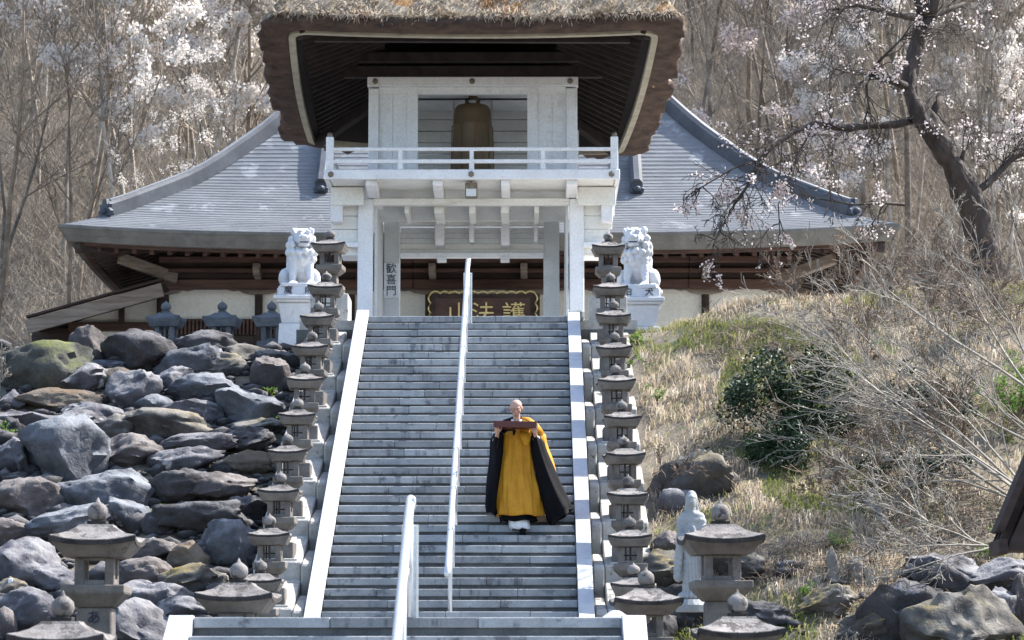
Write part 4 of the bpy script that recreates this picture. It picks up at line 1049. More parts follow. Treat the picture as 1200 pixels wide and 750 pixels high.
# guardian lions: local frame faces -y, base of the lion at z=0
def lion(px, ptop, pbase, Y, flip, label, chars, plabel):
    pb = U(px, pbase, Y); H = U(px, ptop, Y).z-pb.z
    # pedestal
    pd_ = empty('lion_pedestal', (pb.x, Y, -.3), plabel, 'pedestal')
    w1 = .62*H
    def stp(z0, z1, a0, a1, nm='tier'): MB().taper((pb.x, Y), z0, a0, z1, a1, a0*1.1, a1*1.1).build(nm, M['marble'], pd_, .012)
    stp(pb.z-.16*H, pb.z, .35*H, .33*H, 'inscribed_block'); stp(pb.z-.23*H, pb.z-.16*H-.003, .41*H, .41*H); stp(pb.z-.28*H, pb.z-.23*H-.003, .37*H, .39*H)
    stp(pb.z-.62*H, pb.z-.28*H-.003, .28*H, .34*H); stp(min(-.2, pb.z-1.0*H), pb.z-.62*H-.003, .34*H, .32*H)
    for ch, dx in zip(chars, (-.17, .17)): text('carved_character', ch, .14*H, (pb.x+dx*H, Y-.385*H, pb.z-.085*H), M['ink'], pd_, depth=.004)
    t = empty('lion_statue', tuple(pb), label, 'statue', 'marble guardian lions', 0)
    b = Blob(); f = flip
    b.ell((0, .10, .42), (.24, .25, .30), (-18, 0, 0)); b.ell((0, .26, .22), (.27, .26, .22)); b.ell((0, -.05, .50), (.22, .19, .22))
    for s_ in (-1, 1):
        b.cap((s_*.13, -.10, .46), (s_*.15, -.17, .10), .085, .06); b.ell((s_*.15, -.22, .05), (.075, .11, .055))
        for k in (-1, 0, 1): b.ell((s_*.15+k*.045, -.31, .045), (.026, .04, .035), sub=2)
        b.ell((s_*.24, .18, .18), (.12, .21, .17), (0, 0, s_*10)); b.ell((s_*.26, .0, .05), (.075, .13, .05))
        for k in (-1, 0, 1): b.ell((s_*.26+k*.045, -.11, .04), (.024, .035, .032), sub=2)
    b.ell((0, .42, .42), (.10, .10, .24), (12, 0, 0)); b.ell((0, .44, .64), (.07, .08, .14))
    b.box((0, .06, .015), (.36, .44, .03))
    body = b.build('body', M['marble'], t, .014, 3, disp=.008, dsc=11)
    hd = Blob(); hx_ = .03*f
    hd.ell((hx_, -.09, .80), (.165, .17, .15)); hd.box((hx_, -.24, .77), (.10, .07, .055)); hd.ell((hx_, -.30, .80), (.075, .05, .045)); hd.ell((hx_, -.24, .68), (.10, .09, .035))
    for s_ in (-1, 1):
        hd.ell((hx_+s_*.07, -.24, .86), (.04, .035, .03)); hd.ell((hx_+s_*.07, -.25, .905), (.055, .04, .02), (0, s_*14, 0)); hd.ell((hx_+s_*.155, -.08, .90), (.035, .055, .08), (0, s_*18, 0)); hd.ell((hx_+s_*.10, -.22, .76), (.05, .05, .05))
        hd.ell((hx_+s_*.035, -.335, .79), (.022, .02, .02), sub=2)
    head = hd.build('head', M['marble'], t, .010, 2)
    mo = MB().box(hx_-.075, hx_+.075, -.318, -.30, .712, .728).build('mouth', M['lroof_dark'], head, world=False)
    mn = Blob(); rr = random.Random(3)
    for ring_r, zc_, n_, s0 in ((.19, .80, 12, .06), (.225, .68, 14, .065), (.235, .57, 14, .062), (.215, .47, 12, .055), (.15, .93, 10, .058)):
        for j in range(n_):
            a_ = 2*PI*j/n_+zc_*3
            yq = -.02+math.sin(a_)*ring_r*.95
            if math.sin(a_) < -.35 and abs(math.cos(a_)) < .75 and zc_ > .6: continue
            mn.ell((hx_*.6+math.cos(a_)*ring_r, yq, zc_+rr.uniform(-.02, .02)), (s0*.95, s0*.9, s0*1.05), sub=2)
    mn.ell((hx_, .02, .90), (.14, .14, .09)); mn.ell((hx_*.6, .02, .66), (.19, .18, .22))
    mn.build('mane', M['marble'], t, .013, 1, disp=.006, dsc=16)
    t.scale = (H*.96, H*.96, H*1.02); t.rotation_euler.z = R(10*f)
    return t
lion(352, 268, 338, 4.5, 1, 'white marble guardian lion left of the stairs, behind the topmost left lanterns', '魔除', 'white stepped marble pedestal under the left guardian lion')
lion(747, 267, 340, 4.5, -1, 'white marble guardian lion right of the stairs, behind the topmost right lanterns', '狛犬', 'white stepped marble pedestal under the right guardian lion')

# robed standing statue on the rocks
kp = U(811, 704, -13.4); Hk = U(811, 573, -13.4).z-kp.z
kn = empty('robed_statue', tuple(kp), 'slender pale grey stone statue of a hooded robed figure behind the large right lantern', 'statue')
b = Blob()
b.cap((0, .02, .06), (.01, .0, .40), .115, .10).cap((.01, 0, .40), (.0, .01, .62), .10, .115); b.ell((0, .01, .70), (.135, .085, .11)); b.cap((0, 0, .74), (0, -.005, .84), .055, .045)
b.ell((0, -.01, .885), (.055, .062, .078)); b.ell((0, .02, .90), (.07, .065, .09)); b.ell((0, .035, .945), (.045, .05, .045)); b.cap((-.045, .03, .87), (-.055, .04, .76), .03, .04); b.cap((.045, .03, .87), (.055, .04, .76), .03, .04); b.ell((0, .02, .745), (.155, .085, .06))
b.cap((-.125, 0, .70), (-.12, -.07, .55), .045, .04); b.cap((-.12, -.07, .55), (-.02, -.115, .60), .036, .026); b.cap((.125, 0, .70), (.13, -.06, .56), .045, .04); b.cap((.13, -.06, .56), (.05, -.11, .60), .036, .026)
b.cap((-.13, -.05, .55), (-.15, -.02, .22), .045, .055); b.cap((.13, -.05, .55), (.14, -.02, .28), .045, .05); b.ell((0, .01, .04), (.16, .13, .05)); b.ell((.03, -.11, .63), (.02, .02, .04))
b.ell((0, -.068, .88), (.012, .012, .02), sub=2); b.ell((0, -.005, .925), (.062, .062, .02)); b.cap((-.09, -.02, .72), (-.02, -.09, .50), .035, .03); b.cap((.09, -.02, .72), (.02, -.09, .50), .035, .03)
b.build('figure', M['kannon'], kn, .0085, 2, disp=lambda c: (.007*math.sin(math.atan2(c.y, c.x)*15+c.z*7) if c.z < .6 else .003*math.sin(c.z*90) if c.z < .8 else 0))
MB().lathe((0, 0, 0), [(.18, -.10), (.19, -.04), (.15, .01)], 18).build('lotus_base', M['kannon'], kn, world=False)
kn.scale = (Hk*.80, Hk*.85, Hk); kn.rotation_euler.z = R(-8)

# ------------------------------------------------------------------ the monk walking down the stairs
ks = 25
mo_ = Vector((.79, -RUN*ks+.10, -RISE*ks))
monk = empty('person', tuple(mo_), 'shaven-headed monk in a mustard robe and black sleeves carrying a tray down the stairs', 'person', rz=R(-3))
monk.scale = (.93, .93, .93)
def bez(a, b, t): return a+(b-a)*t
# body: torso, neck, head, arms, hands with fingers and legs fused into one continuous surface
# hand: four fingers under and in front of the tray, thumb on top of its side
def fingers(s_):
    m_ = Blob()
    bx_ = s_*.255
    m_.ell((bx_, -.325, 1.262), (.034, .030, .045))
    for j, L_ in enumerate((.036, .042, .040, .030)):
        x_ = bx_+s_*(-.028+.019*j)*-1
        m_.cap((x_, -.330, 1.278), (x_, -.372, 1.292-.004*j), .0125, .0105, 6); m_.cap((x_, -.372, 1.292-.004*j), (x_, -.378, 1.292+L_*.8), .0105, .009, 5); m_.cap((bx_, -.27, 1.218), (bx_, -.325, 1.262), .026, .026, 5)
    m_.cap((bx_-s_*.03, -.32, 1.26), (bx_-s_*.052, -.345, 1.285), .013, .0105, 5); m_.cap((bx_-s_*.052, -.345, 1.285), (bx_-s_*.062, -.376, 1.31), .0105, .009, 5)
    return m_
bb = Blob()
bb.ell((0, .03, .92), (.16, .11, .14)); bb.cap((0, .025, .92), (0, .02, 1.10), .125, .115, 5); bb.ell((0, .01, 1.22), (.165, .105, .17)); bb.ell((0, .015, 1.33), (.17, .07, .075)); bb.cap((-.005, .0, 1.36), (-.01, -.025, 1.50), .062, .050, 7)
for s_, dy, dz in ((-1, .10, .0), (1, -.16, -.14)):
    kn_ = (s_*.10, dy*.4-.08, .48+dz*.4); an = (s_*.08, dy, .10+dz+(.05 if s_ < 0 else .03))
    bb.cap((s_*.09, .03, .84), kn_, .088, .058, 12).cap(kn_, an, .056, .038, 12).cap(an, (s_*.085, dy-.13, .05+dz), .038, .03, 5)
for s_ in (-1, 1):
    bb.cap((s_*.12, .015, 1.32), (s_*.18, .02, 1.32), .05, .055, 4).cap((s_*.18, .02, 1.32), (s_*.29, .02, 1.08), .05, .042, 12).cap((s_*.29, .02, 1.08), (s_*.262, -.27, 1.215), .040, .028, 16).cap((s_*.262, -.27, 1.215), (s_*.255, -.325, 1.262), .027, .027, 6)
    f_ = fingers(s_); tm = bpy.data.meshes.new('t'); f_.bm.to_mesh(tm); f_.bm.free(); bb.bm.from_mesh(tm)
hc = Vector((-.012, -.055, 1.60))         # head bowed a little forward, eyes on the tray
H_ = Blob()
H_.ell((0, .012, .035), (.080, .093, .080)); H_.ell((0, -.030, -.020), (.062, .060, .075)); H_.ell((0, -.046, -.070), (.046, .040, .032)).ell((0, -.01, -.045), (.062, .06, .045)); H_.cap((0, -.088, .008), (0, -.108, -.024), .010, .015, 4)
H_.ell((0, -.085, -.052), (.026, .014, .007)); H_.ell((0, -.083, -.064), (.021, .014, .008)); H_.ell((0, -.072, .030), (.055, .02, .012)); H_.cap((0, .02, -.05), (0, .03, -.13), .052, .05)
for s_ in (-1, 1):
    H_.ell((s_*.030, -.077, .010), (.014, .010, .008)); H_.ell((s_*.080, .010, -.010), (.012, .022, .034)); H_.ell((s_*.045, -.055, -.025), (.020, .022, .02))
bmesh.ops.transform(H_.bm, matrix=Matrix.Translation(hc) @ Matrix.Rotation(R(22), 4, 'X'), verts=H_.bm.verts)
tm = bpy.data.meshes.new('t'); H_.bm.to_mesh(tm); H_.bm.free(); bb.bm.from_mesh(tm)
body = bb.build('body', M['skin'], monk, .0062, 2)
bm = bmesh.new(); bm.from_mesh(body.data); bm.verts.ensure_lookup_table(); seen = set(); isl = []
for v in bm.verts:
    if v.index in seen: continue
    stk = [v]; seen.add(v.index); cur = []
    while stk:
        q = stk.pop(); cur.append(q)
        for e in q.link_edges:
            o_ = e.other_vert(q)
            if o_.index not in seen: seen.add(o_.index); stk.append(o_)
    isl.append(cur)
isl.sort(key=len); print('body islands', [len(i) for i in isl][-6:])
assert len(isl) == 1 or len(isl[-2]) < 200
bmesh.ops.delete(bm, geom=[v for c in isl[:-1] for v in c], context='VERTS'); bm.to_mesh(body.data); bm.free()
hm = Matrix.Translation(hc) @ Matrix.Rotation(R(22), 4, 'X')
gl = MB()
for s_ in (-1, 1):
    gl.tube([hm @ Vector((s_*.033+.024*math.cos(a_), -.104, .010+.017*math.sin(a_))) for a_ in np.linspace(0, 2*PI, 13)], .0018, 4)
    gl.tube([hm @ Vector((s_*.057, -.104, .012)), hm @ Vector((s_*.083, .01, .012))], .0016, 4)
gl.tube([hm @ Vector((-.010, -.104, .012)), hm @ Vector((.010, -.104, .012))], .0016, 4)
gl.build('spectacles', M['metalcap'], monk, world=False)
def loft(name, m_, rings, n=64, folds=(), thick=0, arc=None, parent=None, smooth=True):
    """rings: (z, cx, cy, rx, ry); folds: (amplitude, count, phase, z-dependence)"""
    V = []; a0, a1 = (0, 2*PI) if arc is None else (R(arc[0]), R(arc[1])); m = n if arc is None else n+1
    K = []
    for (za, zb) in zip(rings, rings[1:]):
        for q in range(5): K.append([za[i]+(zb[i]-za[i])*q/5 for i in range(5)])
    K.append(list(rings[-1])); zt_, zl_ = rings[0][0], rings[-1][0]
    for z, cx1, cy1, rx, ry in K:
        dn = (zt_-z)/(zt_-zl_)
        for j in range(m):
            a_ = a0+(a1-a0)*j/n; d = 0
            for am, cn, ph, zd in folds: d += am*math.sin(a_*cn+ph+zd*z)*(.25+.75*dn)
            d += .012*noise.noise(Vector((math.cos(a_)*3, math.sin(a_)*3, z*3.2)))*(.5+dn)
            V.append((cx1+(rx+d)*math.cos(a_), cy1+(ry+d)*math.sin(a_), z+(.010*math.sin(a_*5+1) if (z, 0)[0] == K[-1][0] else 0)))
    F = []
    for i in range(len(K)-1):
        for j in range(m if arc is None else m-1):
            k = (j+1) % m; F.append((i*m+j, (i+1)*m+j, (i+1)*m+k, i*m+k))
    o = link(name, np_mesh(name, V, F, smooth), parent or monk, m_)
    sd_ = o.modifiers.new('thick', 'SOLIDIFY'); sd_.thickness = .007; sd_.offset = 0
    return o
# black under-robe, full length
loft('black_robe', M['robe_black'], [(1.40, -.01, .0, .085, .085), (1.34, 0, 0, .17, .11), (1.18, 0, 0, .185, .13), (.95, 0, 0, .19, .15), (.6, .0, -.02, .19, .165), (.22, .0, -.05, .205, .20), (.12, .01, -.06, .235, .225), (.05, .03, -.06, .25, .23)], folds=((.010, 9, 0, 2), (.006, 17, 1, 3)))
# white under-skirt showing under the hem, and white collar
loft('white_underskirt', M['cloth_white'], [(.5, .0, -.03, .13, .14), (.1, .02, -.09, .135, .15), (-.03, .04, -.14, .14, .14), (-.06, .05, -.15, .12, .12)], folds=((.008, 7, 0, 1),))
V_ = MB()
V_.tube([(-.085, .03, 1.455), (-.06, -.075, 1.425), (-.01, -.122, 1.34), (.0, -.135, 1.28)], [.017, .018, .017, .012], 8); V_.tube([(.07, .03, 1.455), (.05, -.075, 1.425), (0, -.122, 1.34)], [.017, .018, .015], 8)
V_.build('white_collar', M['cloth_white'], monk, smooth=True, world=False)
u_ = MB().tube([(-.26, .03, 1.27), (-.14, .03, 1.385), (-.05, .03, 1.43), (.05, .03, 1.43), (.15, .03, 1.385), (.26, .03, 1.27)], [.07, .085, .065, .065, .085, .07], 16); u_.build('shoulder_cloth', M['robe_black'], monk, smooth=True, world=False)
V_ = MB()
V_.tube([(-.11, .03, 1.435), (-.09, -.085, 1.39), (-.035, -.14, 1.30), (-.03, -.155, 1.22)], [.022, .026, .026, .02], 8); V_.tube([(.10, .03, 1.435), (.08, -.085, 1.39), (.02, -.14, 1.30)], [.022, .026, .022], 8)
V_.build('black_collar', M['robe_black'], monk, smooth=True, world=False)
# mustard over-robe wrapped round the body, hanging from the left shoulder
loft('mustard_robe', M['robe_gold'], [(1.33, .06, -.01, .155, .125), (1.24, .01, -.01, .205, .15), (1.0, 0, -.01, .215, .17), (.7, -.01, -.04, .235, .205), (.38, .01, -.08, .28, .255), (.12, .02, -.10, .30, .28)], n=90, folds=((.022, 7, .5, 5.0), (.012, 13, 2, -4.0), (.022, 3, 1, 3.5), (.008, 23, 0, 6)))
P_ = MB()     # broad shoulder band of the robe over the (viewer's right) shoulder
P_.quad_strip([[Vector(p)+Vector(q) for q in ((0, 0, 0), (.11, -.01, -.02), (.12, .01, -.01), (.01, .02, .01))] for p in ((.055, -.17, 1.16), (.06, -.175, 1.27), (.075, -.15, 1.37), (.085, -.04, 1.455), (.08, .06, 1.46), (.08, .13, 1.36), (.07, .17, 1.2))])
P_.build('shoulder_band', M['robe_gold'], monk, smooth=True, world=False)
P_ = MB(); P_.quad_strip([[(x_, y_, z_) for x_, y_, z_ in r_] for r_ in ([(.03, -.20, 1.27), (.20, -.20, 1.25), (.20, -.185, 1.25), (.03, -.185, 1.27)], [(.06, -.225, 1.17), (.19, -.225, 1.15), (.19, -.20, 1.15), (.06, -.20, 1.17)], [(.11, -.235, 1.08), (.15, -.235, 1.07), (.15, -.215, 1.07), (.11, -.215, 1.08)])])
P_.build('folded_flap', M['robe_gold'], monk, smooth=True, world=False)
# huge hanging sleeves
def sleeve(s_, top, low, name, m_, w0, w1, out=0, back=0):
    V = []; n = 28; K = 16
    for i in range(K+1):
        t = i/K; z = top+(low-top)*t
        cx1 = s_*(.27+out*t**1.3); cy1 = -.06+back*t; wx = (w0+(w1-w0)*t**.8)*(1-.55*max(0, t-.93)/.07*.4); wy = .20+.07*t
        for j in range(n):
            a_ = 2*PI*j/n; d = (.010+.018*t)*math.sin(a_*5+z*3)+.010*math.sin(a_*9+z*2)+.03*t*noise.noise(Vector((a_, z*3, s_)))
            V.append((cx1+(wx+d)*math.cos(a_), cy1+(wy+d)*math.sin(a_), z+t**3*.10*s_*math.cos(a_)*(1 if s_ > 0 else .3)+(0 if i < K else .02*math.cos(a_*3))+ (.05*s_*math.cos(a_)*-1 if i == 0 else 0)))
    F = [(i*n+j, (i+1)*n+j, (i+1)*n+(j+1) % n, i*n+(j+1) % n) for i in range(K) for j in range(n)]
    F2 = list(map(list, F))
    V.append((s_*.27, -.05, top+.10)); c_ = len(V)-1
    me = bpy.data.meshes.new(name); me.from_pydata(V, [], F+[(j, (j+1) % n, c_) for j in range(n)]+[tuple(K*n+j for j in range(n))]); 
    for p_ in me.polygons: p_.use_smooth = True
    return link(name, me, monk, m_)
a1 = sleeve(-1, 1.22, .16, 'black_sleeve', M['robe_black'], .075, .10, .07, .02)
a2 = sleeve(1, 1.20, .10, 'black_sleeve', M['robe_black'], .075, .17, .33, .05)
for s_ in (-1, 1):   # sleeve over shoulder and upper arm
    u_ = MB(); u_.tube([(s_*.12, .02, 1.37), (s_*.19, .02, 1.34), (s_*.25, .01, 1.22), (s_*.285, -.03, 1.10)], [.06, .085, .09, .10], 14)
    u_.build('upper_sleeve', M['robe_gold'] if s_ > 0 else M['robe_black'], monk, smooth=True, world=False)
    u_ = MB(); u_.tube([(s_*.29, .03, 1.06), (s_*.285, -.10, 1.12), (s_*.27, -.20, 1.17)], [.075, .06, .05], 14); u_.build('under_sleeve', M['cloth_white'], monk, smooth=True, world=False)
# mustard cloth edge falling outside the right-hand sleeve
V = []; K = 18; n = 5
for i in range(K+1):
    t = i/K
    for j in range(n+1):
        q = j/n; V.append((.335+.33*t**1.15+.05*q+.008*math.sin(t*14+q*3), -.02+.16*q+.015*math.sin(t*9+j), 1.27-1.05*t-.02*q))
F = [(i*(n+1)+j, (i+1)*(n+1)+j, (i+1)*(n+1)+j+1, i*(n+1)+j+1) for i in range(K) for j in range(n)]
o = link('robe_edge', np_mesh('robe_edge', V, F, True), monk, M['robe_gold']); q_ = o.modifiers.new('t', 'SOLIDIFY'); q_.thickness = .012
u_ = MB().tube([(.05, .0, 1.44), (.13, .0, 1.415), (.22, -.01, 1.33), (.29, -.04, 1.22)], [.05, .075, .09, .095], 14); u_.build('shoulder_drape', M['robe_gold'], monk, smooth=True, world=False)
for s_, dy, dz in ((-1, .10, .0), (1, -.16, -.14)):
    sh_ = Blob(); sh_.ell((s_*.085, dy-.11, .05+dz), (.045, .12, .04)); sh_.ell((s_*.085, dy-.02, .08+dz), (.045, .06, .055)); sh_.box((s_*.085, dy-.09, .012+dz), (.042, .125, .012))
    sh_.build('shoe', M['robe_black'], monk, .009, 3)
tray = empty('tray', (mo_.x-.02, mo_.y-.335, mo_.z+1.212), 'dark red lacquered tray held level in front of the monk', 'tray', rz=R(3))
tray.rotation_euler = (0, R(1.2), R(-3)); tray.scale = (.93, .93, .93)
T_ = MB(); T_.box(-.285, .285, -.17, .17, -.0, .014).build('tray_base', M['lacquer'], tray, .003, world=False)
for b_ in ((-.29, .29, -.185, -.171, -.005, .078), (-.29, .29, .171, .185, -.005, .06), (-.29, -.2855, -.17, .17, .014, .07), (.2855, .29, -.17, .17, .014, .07)):
    MB().box(*b_).build('tray_side', M['lacquer'], tray, .003, world=False)

# ------------------------------------------------------------------ trees, shrubs, grass
def tubes_np(segs, sides_of=lambda r: 3):
    """segs: list of (p0, p1, r0, r1) -> one vertex / quad array, three- or five-sided"""
    Vs = []; Fs = []; base = 0
    for sides in (3, 6):
        S_ = [s_ for s_ in segs if (s_[2] < .045) == (sides == 3)]
        if not S_: continue
        P0 = np.array([s_[0] for s_ in S_]); P1 = np.array([s_[1] for s_ in S_]); R0 = np.array([s_[2] for s_ in S_]); R1 = np.array([s_[3] for s_ in S_])
        T = P1-P0; T /= np.maximum(np.linalg.norm(T, axis=1, keepdims=True), 1e-6)
        ref = np.where(np.abs(T[:, 2:3]) < .9, np.array([[0, 0, 1.]]), np.array([[1., 0, 0]]))
        A = np.cross(T, ref); A /= np.maximum(np.linalg.norm(A, axis=1, keepdims=True), 1e-6); B = np.cross(T, A)
        n = len(S_); rings = []
        for j in range(sides):
            c, s2 = math.cos(2*PI*j/sides), math.sin(2*PI*j/sides); D = A*c+B*s2; rings.append((P0+D*R0[:, None], P1+D*R1[:, None]))
        V = np.empty((n, 2*sides, 3))
        for j in range(sides): V[:, j] = rings[j][0]; V[:, sides+j] = rings[j][1]
        idx = base+np.arange(n)[:, None]*2*sides
        for j in range(sides):
            k = (j+1) % sides; Fs.append(np.concatenate([idx+j, idx+k, idx+sides+k, idx+sides+j], axis=1))
        Vs.append(V.reshape(-1, 3)); base += n*2*sides
    return np.concatenate(Vs), np.concatenate(Fs)
def limb(segs, tips, rnd_, p, d, L_, r, lvl, maxl, kids, wander=.22, up=.05, droop=0, minr=.005, shrink=.62, spread=(.5, 1.1), start=.25):
    n = 7 if lvl < 2 else 5; p = np.array(p, float); d = np.array(d, float); d /= np.linalg.norm(d); st_ = L_/n
    pts = [p.copy()]; 
    for i in range(n):
        d = d+np.array([rnd_.gauss(0, wander), rnd_.gauss(0, wander), rnd_.gauss(0, wander)+up-droop*(i/n)]); d /= np.linalg.norm(d)
        q = p+d*st_; ra = max(minr, r*(1-.72*i/n)); rb = max(minr, r*(1-.72*(i+1)/n))
        segs.append((p.copy(), q.copy(), ra, rb)); p = q; pts.append(q.copy())
        if lvl < maxl and i/n >= start-.01:
            for _ in range(kids[lvl] if rnd_.random() < .8 else max(1, kids[lvl]-1)):
                v = np.array([rnd_.gauss(0, 1), rnd_.gauss(0, 1), rnd_.gauss(0, 1)]); v -= v.dot(d)*d; v /= np.linalg.norm(v)
                a_ = rnd_.uniform(*spread); nd = d*math.cos(a_)+v*math.sin(a_)
                limb(segs, tips, rnd_, p, nd, L_*shrink*rnd_.uniform(.6, 1.1)*(1-.35*i/n), max(minr, rb*.55), lvl+1, maxl, kids, wander, up, droop, minr, shrink, spread, .15)
        if lvl >= maxl-1: tips.append(q.copy())
    return pts
def petals(tips, rnd_, n, size, sp, frac=1.0):
    V = []; F = []
    T = np.array([t for t in tips]); k = len(T)
    idx = rng.integers(0, k, n); C = T[idx]+rng.normal(0, sp, (n, 3))
    a = rng.normal(0, 1, (n, 3)); a /= np.linalg.norm(a, axis=1, keepdims=True); b = np.cross(a, rng.normal(0, 1, (n, 3))); b /= np.maximum(np.linalg.norm(b, axis=1, keepdims=True), 1e-6)
    s_ = rng.uniform(.6, 1.3, (n, 1))*size
    V = np.stack([C-a*s_-b*s_*.6, C+a*s_*.7-b*s_, C+a*s_+b*s_*.6, C-a*s_*.7+b*s_], axis=1).reshape(-1, 3)
    F = np.arange(n*4).reshape(-1, 4); return V, F

# far bare trees: seven kinds built once, then copied over the hillside
kinds = []
for k in range(8):
    r_ = random.Random(100+k); sg_ = []; tp_ = []; Ht = r_.uniform(10, 13.5)
    lean = r_.uniform(-.12, .12)
    limb(sg_, tp_, r_, (0, 0, -.3), (lean, r_.uniform(-.1, .1), 1), Ht, r_.uniform(.055, .10), 0, 3, [2, 2, 2], wander=.08, up=.10, minr=.0085, shrink=.44, spread=(.35, .95), start=.2)
    thick = [s_ for s_ in sg_ if s_[2] > .05]; thin = [s_ for s_ in sg_ if s_[2] <= .05]
    if k == 0: print('tree segs', len(sg_))
    mt_ = np_mesh('trunk', *tubes_np(thick)); mc_ = np_mesh('crown', *tubes_np(thin))
    m_ = M['bark_bare'] if k % 3 else M['bark_bare2']; mt_.materials.append(m_); mc_.materials.append(m_)
    kinds.append((mt_, mc_, tp_))
def put_tree(k, x, y, z, s_, rz, label, cat, group, name, tilt=(0, 0), extra=None):
    t = bpy.data.objects.new(name, None); COL.objects.link(t); t.location = (x, y, z); t.rotation_euler = (tilt[0], tilt[1], rz); t.scale = (s_, s_, s_)
    tag(t, label, cat, group)
    for nm, me in (('trunk', kinds[k][0]), ('crown', kinds[k][1]))+((('blossom', extra),) if extra else ()):
        o = bpy.data.objects.new(nm, me); COL.objects.link(o); o.parent = t
    return t
pr_ = random.Random(5)
GT = 'bare trees on the wooded hillside'
cells = []
for row, y in enumerate((36.5, 39.5, 43, 47, 51.5, 56, 61, 67, 73)):
    hw_ = (y+45)*.195; stp_ = 2.15+.13*row
    x = -hw_+pr_.uniform(0, stp_)
    while x < hw_+1.5:
        cells.append((x+pr_.uniform(-.6, .6), y+pr_.uniform(-1.2, 1.2), row)); x += stp_
for x, y, row in cells:
    if abs(x+.1) < (6.3 if row < 3 else 4.0) and row < 9: continue
    if row < 1 and abs(x) < 10: continue
    kk = pr_.randrange(8); ty = pr_.uniform(-.14, .14)
    side_ = 'at the far left' if x < -9 else 'left of the thatch' if x < 0 else 'right of the thatch' if x < 9 else 'at the far right'
    lb = '%s leafless %s tree%s, %s the wood %s' % ('slender' if kk in (0, 3, 5) else 'forked', 'grey-barked' if kk % 3 else 'brown-barked', ' leaning right' if ty > .06 else ' leaning left' if ty < -.06 else ' standing upright', ('at the edge of' if row < 2 else 'low in' if row < 4 else 'halfway up' if row < 6 else 'high in' if row < 8 else 'topmost in'), side_)
    put_tree(kk, x, y, G(x, y), pr_.uniform(.75, 1.2), pr_.uniform(0, 6.28), lb, 'tree', GT, 'bare_tree', (pr_.uniform(-.12, .12), ty))
# undergrowth of the hillside: one mass of thin twigs
sg_ = []; 
for i in range(17000):
    y = 34+42*pr_.random(); x = pr_.uniform(-1, 1)*(y+45)*.2; z = G(x, y)
    if abs(x) < 4: continue
    for _ in range(3):
        d = np.array([pr_.gauss(0, .5), pr_.gauss(0, .4), 1]); d /= np.linalg.norm(d); L_ = pr_.uniform(.6, 2.8); p = np.array([x, y, z-.05])
        mid = p+d*L_*.5+np.array([pr_.gauss(0, .08), 0, 0]); q = mid+(d+np.array([pr_.gauss(0, .4), pr_.gauss(0, .3), 0]))*L_*.5
        sg_ += [(p, mid, .009, .007), (mid, q, .007, .004)]; d2 = np.array([pr_.gauss(0, .7), pr_.gauss(0, .4), .6]); sg_.append((mid, mid+d2*L_*.4, .006, .004))
tag(link('undergrowth', np_mesh('undergrowth', *tubes_np(sg_)), None, M['bark_bare']), 'leafless brown scrub between the hillside trees', 'scrub', kind='stuff')

# blossoming wild cherries among them
GC = 'white-blossomed cherries in the hillside wood'
def cherry_far(px, py, Y, s_, label, n=5200, size=.055, seed=1, k=1):
    k = k % 8
    p = U(px, py, Y); z = G(p.x, Y); 
    tips = kinds[k][2]; hi = [t for t in tips if t[2] > 4.2]
    rr = np.random.default_rng(seed)
    r2 = random.Random(seed); cen = [hi[r2.randrange(len(hi))] for _ in range(46)]
    T = np.array(hi); keep = np.zeros(len(T), bool)
    keep_z = (T[:, 2]+.25*T[:, 0]) % 1.25 < .62
    for c in cen: keep |= (np.abs((T-c)*np.array([.8, .8, 1.8])).sum(axis=1) < 1.1)
    keep = keep & keep_z
    me = np_mesh('blossom', *petals(list(T[keep]), r2, int(n*2.4), size*.66, .08)); me.materials.append(M['petal_pink' if seed in (7, 8, 9) else 'petal'])
    return put_tree(k, p.x, Y, z, s_, seed*1.7, label, 'cherry tree', GC, 'cherry_tree', extra=me)
for a in ((225, 120, 38.5, 1.12, 'white-blossomed cherry left of the thatched roof, its sprays reaching the eave', 6200, .06, 3, 1),
          (165, 90, 42, 1.1, 'white-blossomed cherry standing highest at the left of the wood', 4200, .055, 4, 2),
          (270, 60, 44, 1.15, 'white-blossomed cherry just behind the left corner of the thatch', 4400, .055, 5, 4),
          (205, 230, 36, .62, 'small thin cherry with few blossoms above the left hip of the hall roof', 1300, .045, 6, 5),
          (860, 90, 39, 1.1, 'pinkish cherry just right of the thatched roof', 4200, .05, 7, 2),
          (930, 60, 42, 1.15, 'pale cherry left of the big dark trunk', 5200, .05, 8, 4),
          (1010, 110, 38, 1.05, 'dense pale cherry directly behind the big dark trunk', 5200, .05, 9, 5),
          (1110, 110, 40, 1.15, 'white-blossomed cherry right of the big dark trunk', 7000, .058, 10, 1),
          (1170, 140, 37, 1.05, 'white-blossomed cherry at the upper right edge of the picture', 7000, .058, 11, 7),
          (1185, 240, 35, .8, 'low white-blossomed cherry at the right edge behind the bank', 3600, .05, 12, 2)):
    cherry_far(*a[:4], a[4], a[5], a[6], a[7], a[8])
for a in ((150, 60, 37.5, 1.2, 'broad white-blossomed cherry low at the left, far from the roof', 5000, .055, 13, 7), (290, 100, 40.5, 1.05, 'white cherry nearest the left edge of the thatch', 5600, .055, 15, 2), (1060, 60, 44, 1.25, 'pale cherry high behind the fork of the dark trunk', 5200, .055, 16, 1), (1195, 60, 41, 1.2, 'brightest white cherry in the top right corner', 7600, .06, 17, 4), (960, 150, 35.5, .8, 'low pale cherry behind the hanging dark limb', 3000, .05, 18, 7)):
    cherry_far(*a)

